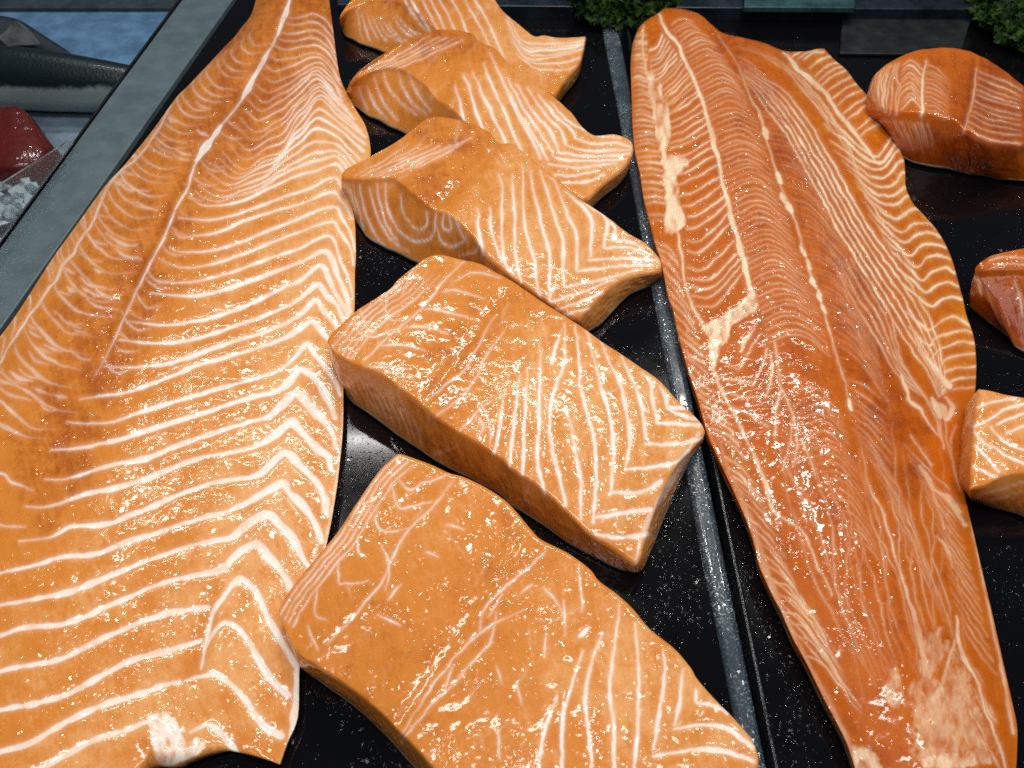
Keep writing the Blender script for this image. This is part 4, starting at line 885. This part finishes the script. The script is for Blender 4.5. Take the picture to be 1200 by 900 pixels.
parsley('dark green curly parsley bunch at the top between the portions and the red fillet', 728, 12, .056, .045, .034, 1100)
parsley('dark green curly parsley bunch in the upper right corner of the photo', 1196, 30, .05, .07, .036, 1200)

# ================================================================== WATER DROPS on the trays
wm, wnt, wb, wN, wL = new_mat('water')
wb.inputs['Base Color'].default_value = (1, 1, 1, 1); wb.inputs['Roughness'].default_value = .03; wb.inputs['Transmission Weight'].default_value = 1; wb.inputs['IOR'].default_value = 1.33
V = []; Fc = []
def drop(x, y, r, z0=-.001):
    c = np.array(w(x, y, z0)); b = len(V); m, k = 10, 4
    for i in range(k):
        e = math.pi / 2 * i / k
        for j in range(m):
            an = 2 * np.pi * j / m
            V.append(c + np.array([r * math.cos(e) * math.cos(an), r * math.cos(e) * math.sin(an) * 1.1, .4 * r * math.sin(e)]))
    V.append(c + np.array([0, 0, .4 * r]))
    for i in range(k - 1):
        for j in range(m): Fc.append((b + i * m + j, b + i * m + (j + 1) % m, b + (i + 1) * m + (j + 1) % m, b + (i + 1) * m + j))
    for j in range(m): Fc.append((b + (k - 1) * m + j, b + (k - 1) * m + (j + 1) % m, b + k * m))
drop(781, 614, .0034); drop(779, 626, .0026); drop(762, 332, .004); drop(724, 372, .003); drop(733, 366, .0022)
for _ in range(150):
    x, y = rng.uniform(735, 862), rng.uniform(560, 860)
    xr = np.interp(y, [560, 620, 682, 751, 838], [800, 815, 825, 840, 858]); xl = np.interp(y, [560, 640, 700, 760, 800, 860], [780, 765, 735, 775, 815, 850])
    if xl < x < xr: drop(x, y, rng.uniform(.0004, .0013))
for _ in range(110):
    y = rng.uniform(600, 900); x = rng.uniform(np.interp(y, [600, 900], [850, 925]), np.interp(y, [600, 700, 800, 900], [868, 905, 950, 998]))
    drop(x, y, rng.uniform(.0004, .0012), -.0015)
for _ in range(90):
    x, y = rng.uniform(1100, 1200), rng.choice([rng.uniform(225, 290), rng.uniform(425, 470), rng.uniform(610, 780)])
    drop(x, y, rng.uniform(.0005, .0016), -.0015)
wd = link_mesh('water_drops', V, Fc, wm, None)
wd['kind'] = 'stuff'; wd['label'] = 'tiny clear water drops scattered over the black trays'; wd['category'] = 'water drops'

# ================================================================== CAMERA, LIGHT
cam = bpy.data.cameras.new('camera'); co = bpy.data.objects.new('camera', cam); COL.objects.link(co)
cam.sensor_width = 36; cam.lens = 36 * F / 1200; cam.clip_start = .01; cam.clip_end = 50
co.location = (0, 0, H); co.rotation_euler = (math.pi / 2 - PITCH, 0, 0); S.camera = co
cam.dof.use_dof = True; cam.dof.focus_distance = .50; cam.dof.aperture_fstop = 16

def lamp(name, loc, target, size, power, col=(1, .96, .9), size_y=None):
    d = bpy.data.lights.new(name, 'AREA'); d.energy = power; d.color = col
    d.shape = 'RECTANGLE' if size_y else 'DISK'; d.size = size
    if size_y: d.size_y = size_y
    o = bpy.data.objects.new(name, d); COL.objects.link(o); o.location = loc
    from mathutils import Vector
    o.rotation_euler = (Vector(target) - Vector(loc)).to_track_quat('-Z', 'Y').to_euler()
    return o
for x, y, p in [(0, 1.22, 5.5)]:
    lamp('strip_lamp', (x, y, 1.3), (x * .4, .33, 0), 1.5, p, (1, .97, .93), .018)
for x, y, p in [(-.5, .95, 2.2), (-.2, 1.25, 2.2), (.12, .85, 2.2), (.42, 1.28, 2.2), (.7, .9, 2.2)]:
    lamp('spot_lamp', (x, y, 1.3), (x * .4, .33, 0), .035, .75 * p, (1, .95, .86))
lamp('overhead_lamp', (.05, .06, 1.3), (0, .3, 0), 1.0, 8.5, (1, .97, .93), .12)
lamp('front_fill_lamp', (.1, -.35, 1.0), (0, .35, 0), 1.2, 2.2, (1, .96, .92), .3)  # unseen soft fill added behind the camera to brighten the front cut faces
W_ = bpy.data.worlds.new('World'); S.world = W_; W_.use_nodes = True
W_.node_tree.nodes['Background'].inputs[0].default_value = (.55, .75, 1, 1)
W_.node_tree.nodes['Background'].inputs[1].default_value = .05
S.view_settings.view_transform = 'Standard'; S.view_settings.look = 'None'; S.view_settings.exposure = .2; S.view_settings.gamma = 1
S.render.engine = 'CYCLES'
S.cycles.use_denoising = False
S.cycles.sample_clamp_indirect = 4.0
S.cycles.max_bounces = 8
